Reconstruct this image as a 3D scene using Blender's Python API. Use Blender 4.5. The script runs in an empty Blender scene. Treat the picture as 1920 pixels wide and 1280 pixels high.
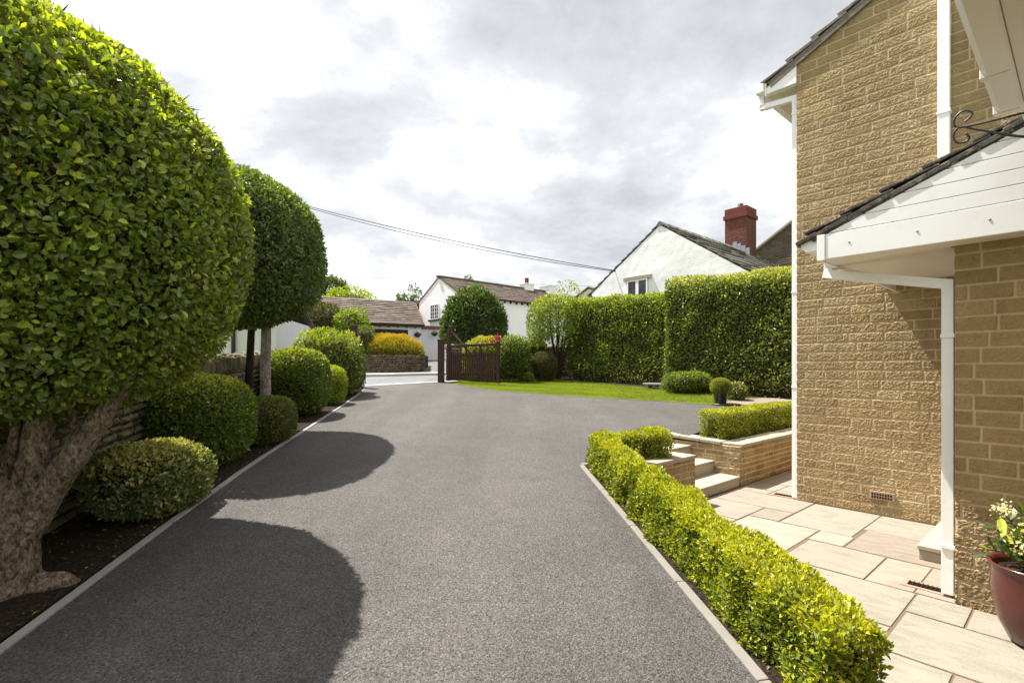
import bpy, math, random
import numpy as np
from mathutils import Vector, Matrix

rng = np.random.default_rng(7)
random.seed(7)
SC = bpy.context.scene
COL = SC.collection
F, HZ = 950.0, 690.0            # focal length and horizon row of the photograph, in its pixels
EYE = 1.66                      # height of the camera above the drive under it; geometry below is relative to the eye
PATIO = -1.65
AX = np.array([.660, -.751]); BX = np.array([.751, .660])   # the house's own axes
HROT = math.atan2(-.751, .660)

# ---------------------------------------------------------------- terrain profile
_Y = np.array([-40, -3, 0, 7, 16.2, 18.2, 23, 28, 60, 400.])
_Z = np.array([-1.95, -1.9, -1.66, -1.08, -.48, -.365, -.235, .42, 1.0, 3.0])
def zg(y): return float(np.interp(y, _Y, _Z))
def zga(y): return np.interp(y, _Y, _Z)
def px(u, v, Y): return np.array([(u - 960) / F * Y, Y, (HZ - v) / F * Y])
def gp(u, v):
    k = (v - HZ) / F
    ys = np.linspace(.5, 60, 6000); d = zga(ys) + k * ys
    i = int(np.argmax(d > 0)) if (d > 0).any() and d[0] < 0 else 0
    y = ys[i]
    return np.array([(u - 960) / F * y, y])
def ab(a, b): return AX * a + BX * b

# ---------------------------------------------------------------- noise
def vnoise(p, scale, seed=0):
    q = np.asarray(p, float) * scale + seed * 17.31
    i = np.floor(q).astype(np.int64); f = q - i; f = f * f * (3 - 2 * f)
    def h(a, b, c):
        n = (a * 374761393 + b * 668265263 + c * 2147483647 + seed * 1442695041) & 0xffffffff
        n = ((n ^ (n >> 13)) * 1274126177) & 0xffffffff
        return ((n ^ (n >> 16)) & 0xffff) / 65535.0
    r = 0
    for dx in (0, 1):
        for dy in (0, 1):
            for dz in (0, 1):
                w = (f[..., 0] if dx else 1 - f[..., 0]) * (f[..., 1] if dy else 1 - f[..., 1]) * (f[..., 2] if dz else 1 - f[..., 2])
                r = r + w * h(i[..., 0] + dx, i[..., 1] + dy, i[..., 2] + dz)
    return r
def fnoise(p, scale, seed=0, o=3):
    r = 0; a = .5
    for k in range(o):
        r = r + a * vnoise(p, scale * 2 ** k, seed + k); a *= .5
    return r / (1 - .5 ** o)
def nrm(v): return v / np.maximum(np.linalg.norm(v, axis=-1, keepdims=True), 1e-9)

# ---------------------------------------------------------------- materials
def mat(name):
    m = bpy.data.materials.new(name); m.use_nodes = True
    nt = m.node_tree; nt.nodes.clear()
    return m, nt
def nd(nt, t, ins=None, **kw):
    n = nt.nodes.new(t)
    for k, v in kw.items(): setattr(n, k, v)
    for k, v in (ins or {}).items():
        s = n.inputs[k]
        if hasattr(v, 'is_output') or isinstance(v, bpy.types.NodeSocket): nt.links.new(v, s)
        else:
            if isinstance(v, tuple) and len(v) == 3 and s.type == 'RGBA': v = (*v, 1)
            s.default_value = v
    return n
def mixc(nt, f, a, b, mode='MIX'):
    n = nt.nodes.new('ShaderNodeMix'); n.data_type = 'RGBA'; n.blend_type = mode
    for i, v in ((0, f), (6, a), (7, b)):
        s = n.inputs[i]
        if isinstance(v, bpy.types.NodeSocket): nt.links.new(v, s)
        else:
            if isinstance(v, tuple) and len(v) == 3: v = (*v, 1)
            s.default_value = v
    return n.outputs[2]
def ramp(nt, f, stops, interp='LINEAR'):
    n = nt.nodes.new('ShaderNodeValToRGB'); n.color_ramp.interpolation = interp
    cr = n.color_ramp
    while len(cr.elements) < len(stops): cr.elements.new(.5)
    for e, (p, c) in zip(cr.elements, stops):
        e.position = p; e.color = (*c, 1) if isinstance(c, tuple) else (c, c, c, 1)
    nt.links.new(f, n.inputs[0]); return n.outputs[0]
def math_(nt, op, a, b=None, c=None, clamp=False):
    n = nt.nodes.new('ShaderNodeMath'); n.operation = op; n.use_clamp = clamp
    for i, v in enumerate((a, b, c)):
        if v is None: continue
        if isinstance(v, bpy.types.NodeSocket): nt.links.new(v, n.inputs[i])
        else: n.inputs[i].default_value = v
    return n.outputs[0]
def noise(nt, vec, scale, detail=4, rough=.6, dist=0):
    n = nd(nt, 'ShaderNodeTexNoise', {'Scale': scale, 'Detail': detail, 'Roughness': rough, 'Distortion': dist})
    if vec is not None: nt.links.new(vec, n.inputs['Vector'])
    return n.outputs['Fac']
def objc(nt): return nd(nt, 'ShaderNodeTexCoord').outputs['Object']
def attr(nt, name): return nd(nt, 'ShaderNodeAttribute', attribute_name=name).outputs['Fac']
def bump(nt, h, dist, strength=1.0):
    return nd(nt, 'ShaderNodeBump', {'Height': h, 'Distance': dist, 'Strength': strength}).outputs['Normal']
def out(nt, sh): nd(nt, 'ShaderNodeOutputMaterial', {'Surface': sh})
def princ(nt, col, rough=.6, spec=.4, normal=None, metal=0.):
    i = {'Base Color': col, 'Roughness': rough, 'Specular IOR Level': spec, 'Metallic': metal}
    if normal is not None: i['Normal'] = normal
    return nd(nt, 'ShaderNodeBsdfPrincipled', i).outputs[0]

def leaf_mat(name, c0, c1, cy, rough=.42, spec=.45, trans=.28):
    m, nt = mat(name)
    c = mixc(nt, attr(nt, 'rnd'), c0, c1)
    c = mixc(nt, attr(nt, 'young'), c, cy)
    ct = mixc(nt, .75, c, (1.0, 1.0, .35), 'MULTIPLY')
    hs = nd(nt, 'ShaderNodeHueSaturation', {'Color': ct, 'Value': 1.7, 'Saturation': 1.05}).outputs[0]
    p = princ(nt, c, rough, spec)
    t = nd(nt, 'ShaderNodeBsdfTranslucent', {'Color': hs}).outputs[0]
    x = nd(nt, 'ShaderNodeMixShader', {0: trans, 1: p, 2: t}).outputs[0]
    out(nt, x); return m
def plain(name, col, rough=.5, spec=.4, var=.15, scale=12, bumpd=0., metal=0., dirt=None):
    m, nt = mat(name); v = objc(nt)
    n = noise(nt, v, scale, 5)
    c = mixc(nt, n, tuple(x * (1 - var) for x in col), tuple(min(1, x * (1 + var)) for x in col))
    if dirt:
        d = ramp(nt, noise(nt, v, dirt[1], 6, .7), [(.5, 0.), (.75, 1.)])
        c = mixc(nt, math_(nt, 'MULTIPLY', d, dirt[2]), c, dirt[0])
    nn = bump(nt, noise(nt, v, scale * 6, 4), bumpd) if bumpd else None
    out(nt, princ(nt, c, rough, spec, nn, metal)); return m
def stone_mat(name, cols, joint, rough=.85, bd=.004, fine=60, mottled=.35, moss=None):
    m, nt = mat(name); v = objc(nt)
    c = ramp(nt, attr(nt, 'stone'), [(i / (len(cols) - 1), k) for i, k in enumerate(cols)])
    n = noise(nt, v, 14, 6, .65)
    c = mixc(nt, math_(nt, 'MULTIPLY', n, mottled), c, tuple(x * .35 for x in cols[0]))
    n2 = noise(nt, v, fine, 5, .7)
    c = mixc(nt, mottled, c, ramp(nt, n2, [(.3, .45), (.7, 1.0)]), 'MULTIPLY')
    big = noise(nt, v, .9, 3, .5)
    c = mixc(nt, .5, c, ramp(nt, big, [(.35, .72), (.6, 1.0)]), 'MULTIPLY')
    if moss:
        ms = ramp(nt, noise(nt, v, moss[1], 5, .7), [(.45, 0.), (.62, 1.)])
        c = mixc(nt, math_(nt, 'MULTIPLY', ms, moss[2]), c, moss[0])
    c = mixc(nt, attr(nt, 'joint'), c, joint)
    vs_ = nd(nt, 'ShaderNodeMapping', {'Vector': v, 'Scale': (2.2, 2.2, .35)}).outputs[0]
    stn = ramp(nt, noise(nt, vs_, 1.4, 6, .65), [(.42, (.66, .63, .58)), (.58, (1., 1., 1.))])
    c = mixc(nt, .35, c, stn, 'MULTIPLY')
    out(nt, princ(nt, c, rough, .2, bump(nt, n2, bd))); return m
def slate_mat(name, c0, c1, lichen=None, bd=.004):
    m, nt = mat(name); v = objc(nt)
    c = mixc(nt, attr(nt, 'rnd'), c0, c1)
    n = noise(nt, v, 25, 6, .7)
    c = mixc(nt, .7, c, ramp(nt, n, [(.3, .35), (.7, 1.0)]), 'MULTIPLY')
    if lichen:
        l = ramp(nt, noise(nt, v, lichen[1], 6, .75), [(.52, 0.), (.66, 1.)])
        c = mixc(nt, math_(nt, 'MULTIPLY', l, lichen[2]), c, lichen[0])
    out(nt, princ(nt, c, .8, .25, bump(nt, n, bd))); return m

M = {}
M['griselinia'] = leaf_mat('griselinia_leaf', (.040, .068, .016), (.205, .28, .048), (.48, .53, .07), .30, .6, .34)
M['privet'] = leaf_mat('privet_leaf', (.040, .072, .022), (.11, .175, .042), (.28, .32, .05), .34, .6, .3)
M['euonymus'] = leaf_mat('euonymus_leaf', (.045, .085, .014), (.13, .20, .03), (.42, .42, .06), .38, .5, .3)
M['variegated'] = leaf_mat('variegated_leaf', (.035, .068, .020), (.12, .165, .04), (.48, .44, .15), .38, .5, .25)
M['lonicera'] = leaf_mat('small_clipped_leaf', (.045, .070, .016), (.12, .14, .03), (.25, .25, .06), .5, .35, .25)
M['box'] = leaf_mat('box_leaf', (.055, .085, .010), (.17, .22, .022), (.48, .47, .045), .40, .4, .32)
M['laurel'] = leaf_mat('laurel_leaf', (.024, .048, .014), (.085, .145, .03), (.42, .47, .06), .33, .55, .25)
M['hedge'] = leaf_mat('hedge_leaf', (.042, .072, .014), (.15, .205, .036), (.42, .46, .07), .42, .4, .32)
M['hedge_dark'] = leaf_mat('dark_hedge_leaf', (.040, .070, .016), (.14, .195, .036), (.48, .48, .13), .42, .45, .3)
M['yew'] = leaf_mat('yew_leaf', (.018, .038, .012), (.07, .115, .028), (.17, .23, .055), .45, .4, .25)
M['golden'] = leaf_mat('golden_leaf', (.10, .14, .02), (.28, .29, .035), (.54, .34, .05), .55, .3, .3)
M['lime'] = leaf_mat('lime_leaf', (.06, .11, .013), (.17, .25, .025), (.36, .40, .04), .5, .35, .35)
M['olive'] = leaf_mat('olive_leaf', (.030, .040, .012), (.075, .085, .025), (.17, .15, .05), .55, .3, .25)
M['far_tree'] = leaf_mat('far_tree_leaf', (.03, .05, .018), (.08, .115, .035), (.17, .19, .06), .55, .3, .3)
M['yellow_shrub'] = leaf_mat('yellow_shrub_leaf', (.10, .15, .02), (.24, .27, .04), (.46, .40, .06), .5, .35, .3)
M['red_flower'] = leaf_mat('red_flower_petal', (.20, .015, .04), (.36, .03, .09), (.42, .10, .14), .5, .3, .25)
M['cream_flower'] = leaf_mat('cream_flower_petal', (.60, .52, .28), (.80, .74, .48), (.85, .8, .6), .6, .3, .3)
M['litter'] = leaf_mat('dead_leaf', (.09, .06, .03), (.25, .18, .09), (.42, .32, .07), .7, .2, .1)
M['grass'] = leaf_mat('grass_blade', (.10, .155, .012), (.25, .31, .030), (.38, .40, .06), .5, .3, .3)
M['twig_brown'] = leaf_mat('brown_twig', (.05, .03, .018), (.15, .085, .05), (.20, .12, .05), .7, .2, .0)
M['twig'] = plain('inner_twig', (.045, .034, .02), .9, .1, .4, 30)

def m_asphalt(name, base, speck=.9):
    m, nt = mat(name); v = objc(nt)
    vo = nd(nt, 'ShaderNodeTexVoronoi', {'Scale': 125., 'Randomness': 1.}); nt.links.new(v, vo.inputs['Vector'])
    n1 = noise(nt, v, 75, 4, .6); n2 = noise(nt, v, .7, 4, .6); n3 = noise(nt, v, 170, 2, .5)
    cell = nd(nt, 'ShaderNodeSeparateColor', {0: vo.outputs['Color']}).outputs[0]
    c = mixc(nt, 1., base, ramp(nt, cell, [(0, .6), (.8, 1.15), (1, 1.6)]), 'MULTIPLY')
    c = mixc(nt, speck, c, ramp(nt, n1, [(.33, .22), (.5, .95), (.7, 1.35)]), 'MULTIPLY')
    c = mixc(nt, .7, c, ramp(nt, n2, [(.3, .78), (.7, 1.14)]), 'MULTIPLY')
    c = mixc(nt, .5, c, ramp(nt, noise(nt, v, 3.1, 6, .7, .5), [(.35, .78), (.62, 1.08)]), 'MULTIPLY')
    trk = nd(nt, 'ShaderNodeMapping', {'Vector': v, 'Scale': (1.5, .10, 1.)}).outputs[0]
    c = mixc(nt, .8, c, ramp(nt, noise(nt, trk, 1.0, 4, .5, .3), [(.36, .86), (.62, 1.10)]), 'MULTIPLY')
    h = math_(nt, 'ADD', math_(nt, 'MULTIPLY', n1, 1.0), math_(nt, 'MULTIPLY', vo.outputs['Distance'], -.9))
    out(nt, princ(nt, c, .82, .35, bump(nt, h, .008, .9))); return m
M['asphalt'] = m_asphalt('driveway_asphalt', (.094, .086, .079))
M['road'] = m_asphalt('road_asphalt', (.155, .158, .165), .4)
M['apron'] = m_asphalt('apron_tarmac', (.16, .148, .14), .5)

def m_soil():
    m, nt = mat('soil_bark'); v = objc(nt)
    n = noise(nt, v, 28, 8, .75); vo = nd(nt, 'ShaderNodeTexVoronoi', {'Scale': 40.}); nt.links.new(v, vo.inputs['Vector'])
    c = ramp(nt, n, [(.3, (.012, .009, .007)), (.55, (.04, .029, .02)), (.72, (.11, .08, .055))])
    h = math_(nt, 'ADD', n, vo.outputs['Distance'])
    out(nt, princ(nt, c, .95, .1, bump(nt, h, .03))); return m
M['soil'] = m_soil()
def m_lawn(name='lawn_turf'):
    m, nt = mat(name); v = objc(nt)
    n = noise(nt, v, 1.6, 5, .6, .6); n2 = noise(nt, v, 90, 4, .7)
    c = ramp(nt, n, [(.32, (.09, .14, .013)), (.5, (.16, .21, .02)), (.68, (.24, .275, .035))])
    c = mixc(nt, .8, c, ramp(nt, n2, [(.3, .4), (.7, 1.15)]), 'MULTIPLY')
    out(nt, princ(nt, c, .9, .15, bump(nt, n2, .02))); return m
M['lawn'] = m_lawn(); M['terrain'] = m_lawn('terrain_turf')
def m_slab():
    m, nt = mat('sandstone_slab'); v = objc(nt)
    sc = nd(nt, 'ShaderNodeMapping', {'Vector': v, 'Scale': (3., 9., 3.)}).outputs[0]
    c = ramp(nt, attr(nt, 'rnd'), [(0, (.232, .196, .160)), (.35, (.285, .252, .208)), (.7, (.255, .238, .195)), (1, (.305, .275, .225))])
    n = noise(nt, sc, 1.3, 6, .6, 1.2); n2 = noise(nt, v, 50, 5, .65)
    c = mixc(nt, .75, c, ramp(nt, n, [(.3, (.74, .69, .66)), (.55, (1., .98, .96)), (.75, (1.12, 1.07, 1.0))]), 'MULTIPLY')
    c = mixc(nt, .35, c, ramp(nt, n2, [(.3, .7), (.7, 1.08)]), 'MULTIPLY')
    st = ramp(nt, noise(nt, v, 2.2, 5, .7), [(.58, 0.), (.75, 1.)])
    c = mixc(nt, math_(nt, 'MULTIPLY', st, .5), c, (.17, .14, .11))
    out(nt, princ(nt, c, .75, .25, bump(nt, math_(nt, 'ADD', n2, n), .006))); return m
M['slab'] = m_slab()
M['slab_joint'] = plain('slab_joint', (.13, .10, .07), .95, .1, .3, 40)
M['kerb'] = plain('concrete_kerb', (.27, .265, .255), .9, .2, .22, 9, .002, dirt=((.20, .19, .17), 3, .5))
M['kerb_warm'] = plain('sandstone_edging', (.185, .17, .148), .9, .2, .22, 9, .002, dirt=((.24, .20, .15), 3, .5))
M['sett'] = plain('pale_sett', (.42, .40, .36), .9, .2, .2, 10, .003)
M['pavement'] = plain('pavement', (.27, .245, .215), .9, .2, .15, 6, .002)
M['house_stone'] = stone_mat('house_stone', [(.43, .308, .155), (.54, .392, .20), (.48, .35, .185), (.60, .455, .25)], (.62, .51, .36), .85, .012, 60, .42)
M['garden_stone'] = stone_mat('garden_stone', [(.29, .185, .08), (.42, .30, .15), (.36, .24, .105), (.47, .36, .20)], (.54, .45, .32), .85, .004, 60, .32)
M['dry_stone'] = stone_mat('dry_stone', [(.15, .125, .08), (.26, .215, .14), (.32, .26, .165), (.20, .20, .11)], (.015, .012, .01), .9, .006, 40, .45, ((.09, .10, .03), 3.0, .6))
M['planter_stone'] = stone_mat('planter_stone', [(.15, .115, .08), (.26, .20, .135), (.34, .27, .19), (.20, .165, .12)], (.02, .016, .012), .9, .006, 40, .4)
M['dark_gritstone'] = stone_mat('dark_gritstone', [(.09, .075, .055), (.15, .125, .09), (.19, .16, .115)], (.16, .14, .11), .9, .003, 40, .4)
M['red_brick'] = stone_mat('red_brick', [(.105, .030, .022), (.17, .048, .034), (.14, .04, .028)], (.16, .10, .08), .85, .003, 60, .3)
M['coping'] = plain('sandstone_coping', (.30, .265, .215), .85, .2, .2, 5, .003, dirt=((.22, .18, .13), 2.5, .6))
M['step'] = plain('sandstone_step', (.33, .29, .225), .8, .25, .12, 6, .002)
M['upvc'] = plain('white_plastic', (.87, .875, .885), .3, .5, .02, 3, dirt=((.60, .57, .50), 5, .22))
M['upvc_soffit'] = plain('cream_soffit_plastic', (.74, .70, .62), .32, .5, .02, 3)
M['house_slate'] = slate_mat('house_roof_slate', (.13, .115, .095), (.24, .21, .175), ((.33, .30, .22), 9, .5), .008)
M['porch_slate'] = slate_mat('porch_roof_slate', (.055, .05, .045), (.12, .105, .09), ((.42, .36, .24), 16, .55), .01)
M['far_slate'] = slate_mat('far_roof_slate', (.085, .066, .052), (.185, .148, .118), ((.30, .22, .11), 3, .35), .01)
M['right_slate'] = slate_mat('right_roof_slate', (.13, .12, .115), (.30, .275, .25), ((.35, .30, .2), 3, .3), .01)
M['red_tile'] = slate_mat('red_roof_tile', (.28, .085, .05), (.42, .15, .09), None, .01)
M['render'] = plain('white_render', (.78, .79, .81), .9, .2, .06, 2.5, .005, dirt=((.60, .60, .58), 1.2, .35))
M['render_grey'] = plain('grey_white_render', (.58, .59, .60), .9, .2, .06, 2.5, .004)
M['render_cream'] = plain('cream_render', (.62, .57, .48), .9, .2, .06, 2.5, .004)
M['gate_wood'] = plain('brown_stained_wood', (.045, .021, .014), .6, .35, .35, 14, .003)
M['dark_wood'] = plain('dark_wood', (.03, .02, .016), .7, .3, .3, 10)
M['frame_white'] = plain('white_paint', (.78, .78, .78), .5, .4, .03, 5)
M['black_iron'] = plain('black_iron', (.012, .012, .013), .38, .5, .3, 60, .001)
M['grey_metal'] = plain('grey_lead', (.24, .26, .30), .5, .5, .2, 20)
M['clay'] = plain('terracotta', (.33, .20, .135), .85, .2, .2, 20, .001)
M['red_clay'] = plain('red_chimney_clay', (.13, .038, .028), .85, .2, .25, 20, .001)
M['pot_glaze'] = plain('red_glaze', (.085, .020, .015), .22, .5, .35, 5, .0015)
M['pot_dark'] = plain('navy_glaze', (.018, .022, .035), .25, .5, .3, 6)
M['cable'] = plain('grey_cable', (.10, .10, .11), .7, .2, .1, 5)
M['dark_hole'] = plain('dark_void', (.01, .01, .01), .9, .1, .1, 5)
def m_glass():
    m, nt = mat('window_glass'); v = objc(nt)
    c = ramp(nt, noise(nt, v, 2.5, 3), [(.4, (.015, .018, .022)), (.65, (.06, .07, .08))])
    out(nt, princ(nt, c, .06, .6)); return m
M['glass'] = m_glass()
def m_bark(name, c0, c1, c2, s=1.):
    m, nt = mat(name); v = objc(nt)
    mp = nd(nt, 'ShaderNodeMapping', {'Vector': v, 'Scale': (1, 1, .6)}).outputs[0]
    n = noise(nt, mp, 38 * s, 12, .8, .5); n2 = noise(nt, v, 6 * s, 5, .65)
    vo = nd(nt, 'ShaderNodeTexVoronoi', {'Scale': 48. * s}); nt.links.new(mp, vo.inputs['Vector'])
    c = ramp(nt, n, [(.40, c0), (.50, c1), (.64, c2)])
    c = mixc(nt, .5, c, ramp(nt, n2, [(.38, (.42, .36, .28)), (.6, (1.15, 1.08, 1.))]), 'MULTIPLY')
    h = math_(nt, 'ADD', n, math_(nt, 'MULTIPLY', vo.outputs['Distance'], .8))
    out(nt, princ(nt, c, .9, .15, bump(nt, h, .045))); return m
M['bark'] = m_bark('rough_bark', (.055, .042, .028), (.29, .225, .16), (.56, .47, .36))
M['bark_pale'] = m_bark('smooth_grey_bark', (.24, .215, .19), (.36, .33, .29), (.46, .43, .39), .6)
M['bark_dark'] = m_bark('dark_bark', (.025, .018, .014), (.06, .045, .035), (.11, .085, .065))

# ---------------------------------------------------------------- objects
TOPS = []
def props(o, label=None, cat=None, group=None, kind=None):
    if label: o['label'] = label
    if cat: o['category'] = cat
    if group: o['group'] = group
    if kind: o['kind'] = kind
def thing(name, label, cat, loc=(0, 0, 0), rotz=0, group=None):
    o = bpy.data.objects.new(name, None); COL.objects.link(o)
    o.location = Vector(loc); o.rotation_euler = (0, 0, rotz); o.empty_display_size = .2
    props(o, label, cat, group); TOPS.append(o); return o
def link(name, me, mats, parent=None):
    o = bpy.data.objects.new(name, me); COL.objects.link(o)
    if not isinstance(mats, (list, tuple)): mats = [mats]
    for m in mats: me.materials.append(m)
    if parent is not None: o.parent = parent
    else: TOPS.append(o)
    return o
class MB:
    def __init__(s): s.v = []; s.f = []; s.m = []; s.r = []; s.smooth = []
    def add(s, vs, fs, m=0, r=None, smooth=False):
        b = len(s.v); s.v += [tuple(map(float, p)) for p in vs]
        r = random.random() if r is None else r
        for f in fs: s.f.append(tuple(b + i for i in f)); s.m.append(m); s.r.append(r); s.smooth.append(smooth)
    def box(s, x0, x1, y0, y1, z0, z1, m=0, r=None):
        s.add([(x0, y0, z0), (x1, y0, z0), (x1, y1, z0), (x0, y1, z0), (x0, y0, z1), (x1, y0, z1), (x1, y1, z1), (x0, y1, z1)],
              [(3, 2, 1, 0), (4, 5, 6, 7), (0, 1, 5, 4), (1, 2, 6, 5), (2, 3, 7, 6), (3, 0, 4, 7)], m, r)
    def hexa(s, p, m=0, r=None):      # 8 points, bottom ring then top ring
        s.add(p, [(3, 2, 1, 0), (4, 5, 6, 7), (0, 1, 5, 4), (1, 2, 6, 5), (2, 3, 7, 6), (3, 0, 4, 7)], m, r)
    def prism(s, poly, z0, z1, m=0, r=None):   # poly (x,y) extruded in z
        n = len(poly)
        zs0 = z0 if callable(z0) else (lambda p: z0); zs1 = z1 if callable(z1) else (lambda p: z1)
        s.add([(*p, zs0(p)) for p in poly] + [(*p, zs1(p)) for p in poly],
              [tuple(range(n - 1, -1, -1)), tuple(range(n, 2 * n))] + [(i, (i + 1) % n, n + (i + 1) % n, n + i) for i in range(n)], m, r)
    def profile(s, poly, axis, c0, c1, m=0, r=None):   # poly in the two other axes, extruded along axis 0/1
        n = len(poly)
        def P(p, c): return (c, p[0], p[1]) if axis == 0 else (p[0], c, p[1])
        s.add([P(p, c0) for p in poly] + [P(p, c1) for p in poly],
              [tuple(range(n - 1, -1, -1)), tuple(range(n, 2 * n))] + [(i, (i + 1) % n, n + (i + 1) % n, n + i) for i in range(n)], m, r)
    def bar(s, p, q, w, h, up=(0, 0, 1), m=0, r=None):
        p = np.array(p, float); q = np.array(q, float); d = nrm(q - p); u = np.array(up, float)
        sd = nrm(np.cross(d, u)); u = np.cross(sd, d)
        c = [(-w / 2, -h / 2), (w / 2, -h / 2), (w / 2, h / 2), (-w / 2, h / 2)]
        s.add([p + sd * a + u * b for a, b in c] + [q + sd * a + u * b for a, b in c],
              [(3, 2, 1, 0), (4, 5, 6, 7), (0, 1, 5, 4), (1, 2, 6, 5), (2, 3, 7, 6), (3, 0, 4, 7)], m, r)
    def tube(s, pts, r, n=10, m=0, cap=True):
        pts = [np.array(p, float) for p in pts]
        rs = r if isinstance(r, (list, tuple, np.ndarray)) else [r] * len(pts)
        up = np.array([0.13, .07, 1.]); vs = []
        for i, p in enumerate(pts):
            d = nrm(pts[min(i + 1, len(pts) - 1)] - pts[max(i - 1, 0)])
            a = np.cross(d, up)
            if np.linalg.norm(a) < 1e-3: a = np.cross(d, [1., 0, 0])
            a = nrm(a); b = np.cross(d, a)
            vs += [p + (a * math.cos(t) + b * math.sin(t)) * rs[i] for t in np.linspace(0, 2 * math.pi, n, endpoint=False)]
        fs = [(i * n + j, i * n + (j + 1) % n, (i + 1) * n + (j + 1) % n, (i + 1) * n + j) for i in range(len(pts) - 1) for j in range(n)]
        if cap: fs += [tuple(range(n - 1, -1, -1)), tuple((len(pts) - 1) * n + j for j in range(n))]
        s.add(vs, fs, m, None, True)
    def lathe(s, prof, c=(0, 0), n=40, m=0, lob=None):
        vs = []
        for r, z in prof:
            for t in np.linspace(0, 2 * math.pi, n, endpoint=False):
                k = 1 + (lob(t, z) if lob else 0)
                vs.append((c[0] + r * k * math.cos(t), c[1] + r * k * math.sin(t), z))
        fs = [(i * n + j, i * n + (j + 1) % n, (i + 1) * n + (j + 1) % n, (i + 1) * n + j) for i in range(len(prof) - 1) for j in range(n)]
        s.add(vs, fs, m, None, True)
    def build(s, name, mats, parent=None, bevel=0.):
        me = bpy.data.meshes.new(name); me.from_pydata(s.v, [], s.f); 
        me.polygons.foreach_set('material_index', s.m); me.polygons.foreach_set('use_smooth', s.smooth)
        a = me.attributes.new('rnd', 'FLOAT', 'FACE'); a.data.foreach_set('value', s.r)
        me.update()
        o = link(name, me, mats, parent)
        if bevel:
            b = o.modifiers.new('bevel', 'BEVEL'); b.width = bevel; b.segments = 2; b.limit_method = 'ANGLE'; b.angle_limit = math.radians(40)
        return o
def raw(name, V, Fs, mats, parent=None, fattr=None, pattr=None, midx=None, smooth=False):
    """V (n,3); Fs list of (m,k) index arrays"""
    me = bpy.data.meshes.new(name)
    V = np.ascontiguousarray(V, dtype=np.float32)
    me.vertices.add(len(V)); me.vertices.foreach_set('co', V.ravel())
    loops = np.concatenate([f.ravel() for f in Fs]).astype(np.int32)
    tot = np.concatenate([np.full(len(f), f.shape[1], np.int32) for f in Fs])
    start = np.concatenate([[0], np.cumsum(tot)[:-1]]).astype(np.int32)
    me.loops.add(len(loops)); me.loops.foreach_set('vertex_index', loops)
    me.polygons.add(len(tot)); me.polygons.foreach_set('loop_start', start); me.polygons.foreach_set('loop_total', tot)
    if midx is not None: me.polygons.foreach_set('material_index', midx.astype(np.int32))
    me.polygons.foreach_set('use_smooth', np.full(len(tot), smooth, dtype=bool))
    for k, v in (fattr or {}).items():
        a = me.attributes.new(k, 'FLOAT', 'FACE'); a.data.foreach_set('value', v.astype(np.float32))
    for k, v in (pattr or {}).items():
        a = me.attributes.new(k, 'FLOAT', 'POINT'); a.data.foreach_set('value', v.astype(np.float32))
    me.update(calc_edges=True); me.validate()
    return link(name, me, mats, parent)

# ---------------------------------------------------------------- foliage
def leaf_geo(P, D, Nn, L, W, detail=0, fold=.25, droop=.15):
    S = nrm(np.cross(D, Nn)); Nn = np.cross(S, D)
    L = L[:, None]; W = W[:, None]
    if detail:
        tpl = [(0, 0, 0), (.30, .18, .5), (.48, .45, 1.), (.36, .78, .7), (0, 1, -.6), (-.36, .78, .7), (-.48, .45, 1.), (-.30, .18, .5), (0, .5, 0)]
        tris = [(8, i, (i + 1) % 8) for i in range(8)]
    else:
        tpl = [(0, 0, 0), (.5, .45, 1.), (0, 1, -.5), (-.5, .45, 1.)]
        tris = [(0, 1, 2), (0, 2, 3)]
    n = len(P); k = len(tpl)
    V = np.empty((n, k, 3))
    for i, (x, y, z) in enumerate(tpl):
        V[:, i] = P + S * W * x + D * L * y + Nn * (W * fold * z if z > 0 else L * droop * z)
    base = (np.arange(n) * k)[:, None, None]
    T = (base + np.array(tris)[None]).reshape(-1, 3)
    return V.reshape(-1, 3), T, len(tris)
def blob_pts(n, r, e):
    d = nrm(rng.normal(size=(int(n), 3))); r = np.array(r)
    q = (np.abs(d / r) ** e).sum(1) ** (-1 / e); p = d * q[:, None]
    N = nrm(np.sign(p) * np.abs(p / r) ** (e - 1) / r)
    return p, N
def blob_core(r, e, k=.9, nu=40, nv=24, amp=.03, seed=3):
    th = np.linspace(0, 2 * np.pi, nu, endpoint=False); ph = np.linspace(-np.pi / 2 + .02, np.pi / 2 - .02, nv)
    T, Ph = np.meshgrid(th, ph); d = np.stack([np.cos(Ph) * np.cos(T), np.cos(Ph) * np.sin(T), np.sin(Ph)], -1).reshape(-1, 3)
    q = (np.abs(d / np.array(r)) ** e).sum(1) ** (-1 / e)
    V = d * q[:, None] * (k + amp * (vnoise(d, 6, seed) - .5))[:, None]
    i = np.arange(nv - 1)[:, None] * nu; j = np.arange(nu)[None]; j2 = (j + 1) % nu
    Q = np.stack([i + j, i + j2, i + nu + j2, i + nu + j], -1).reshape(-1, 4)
    return V, Q
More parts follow.
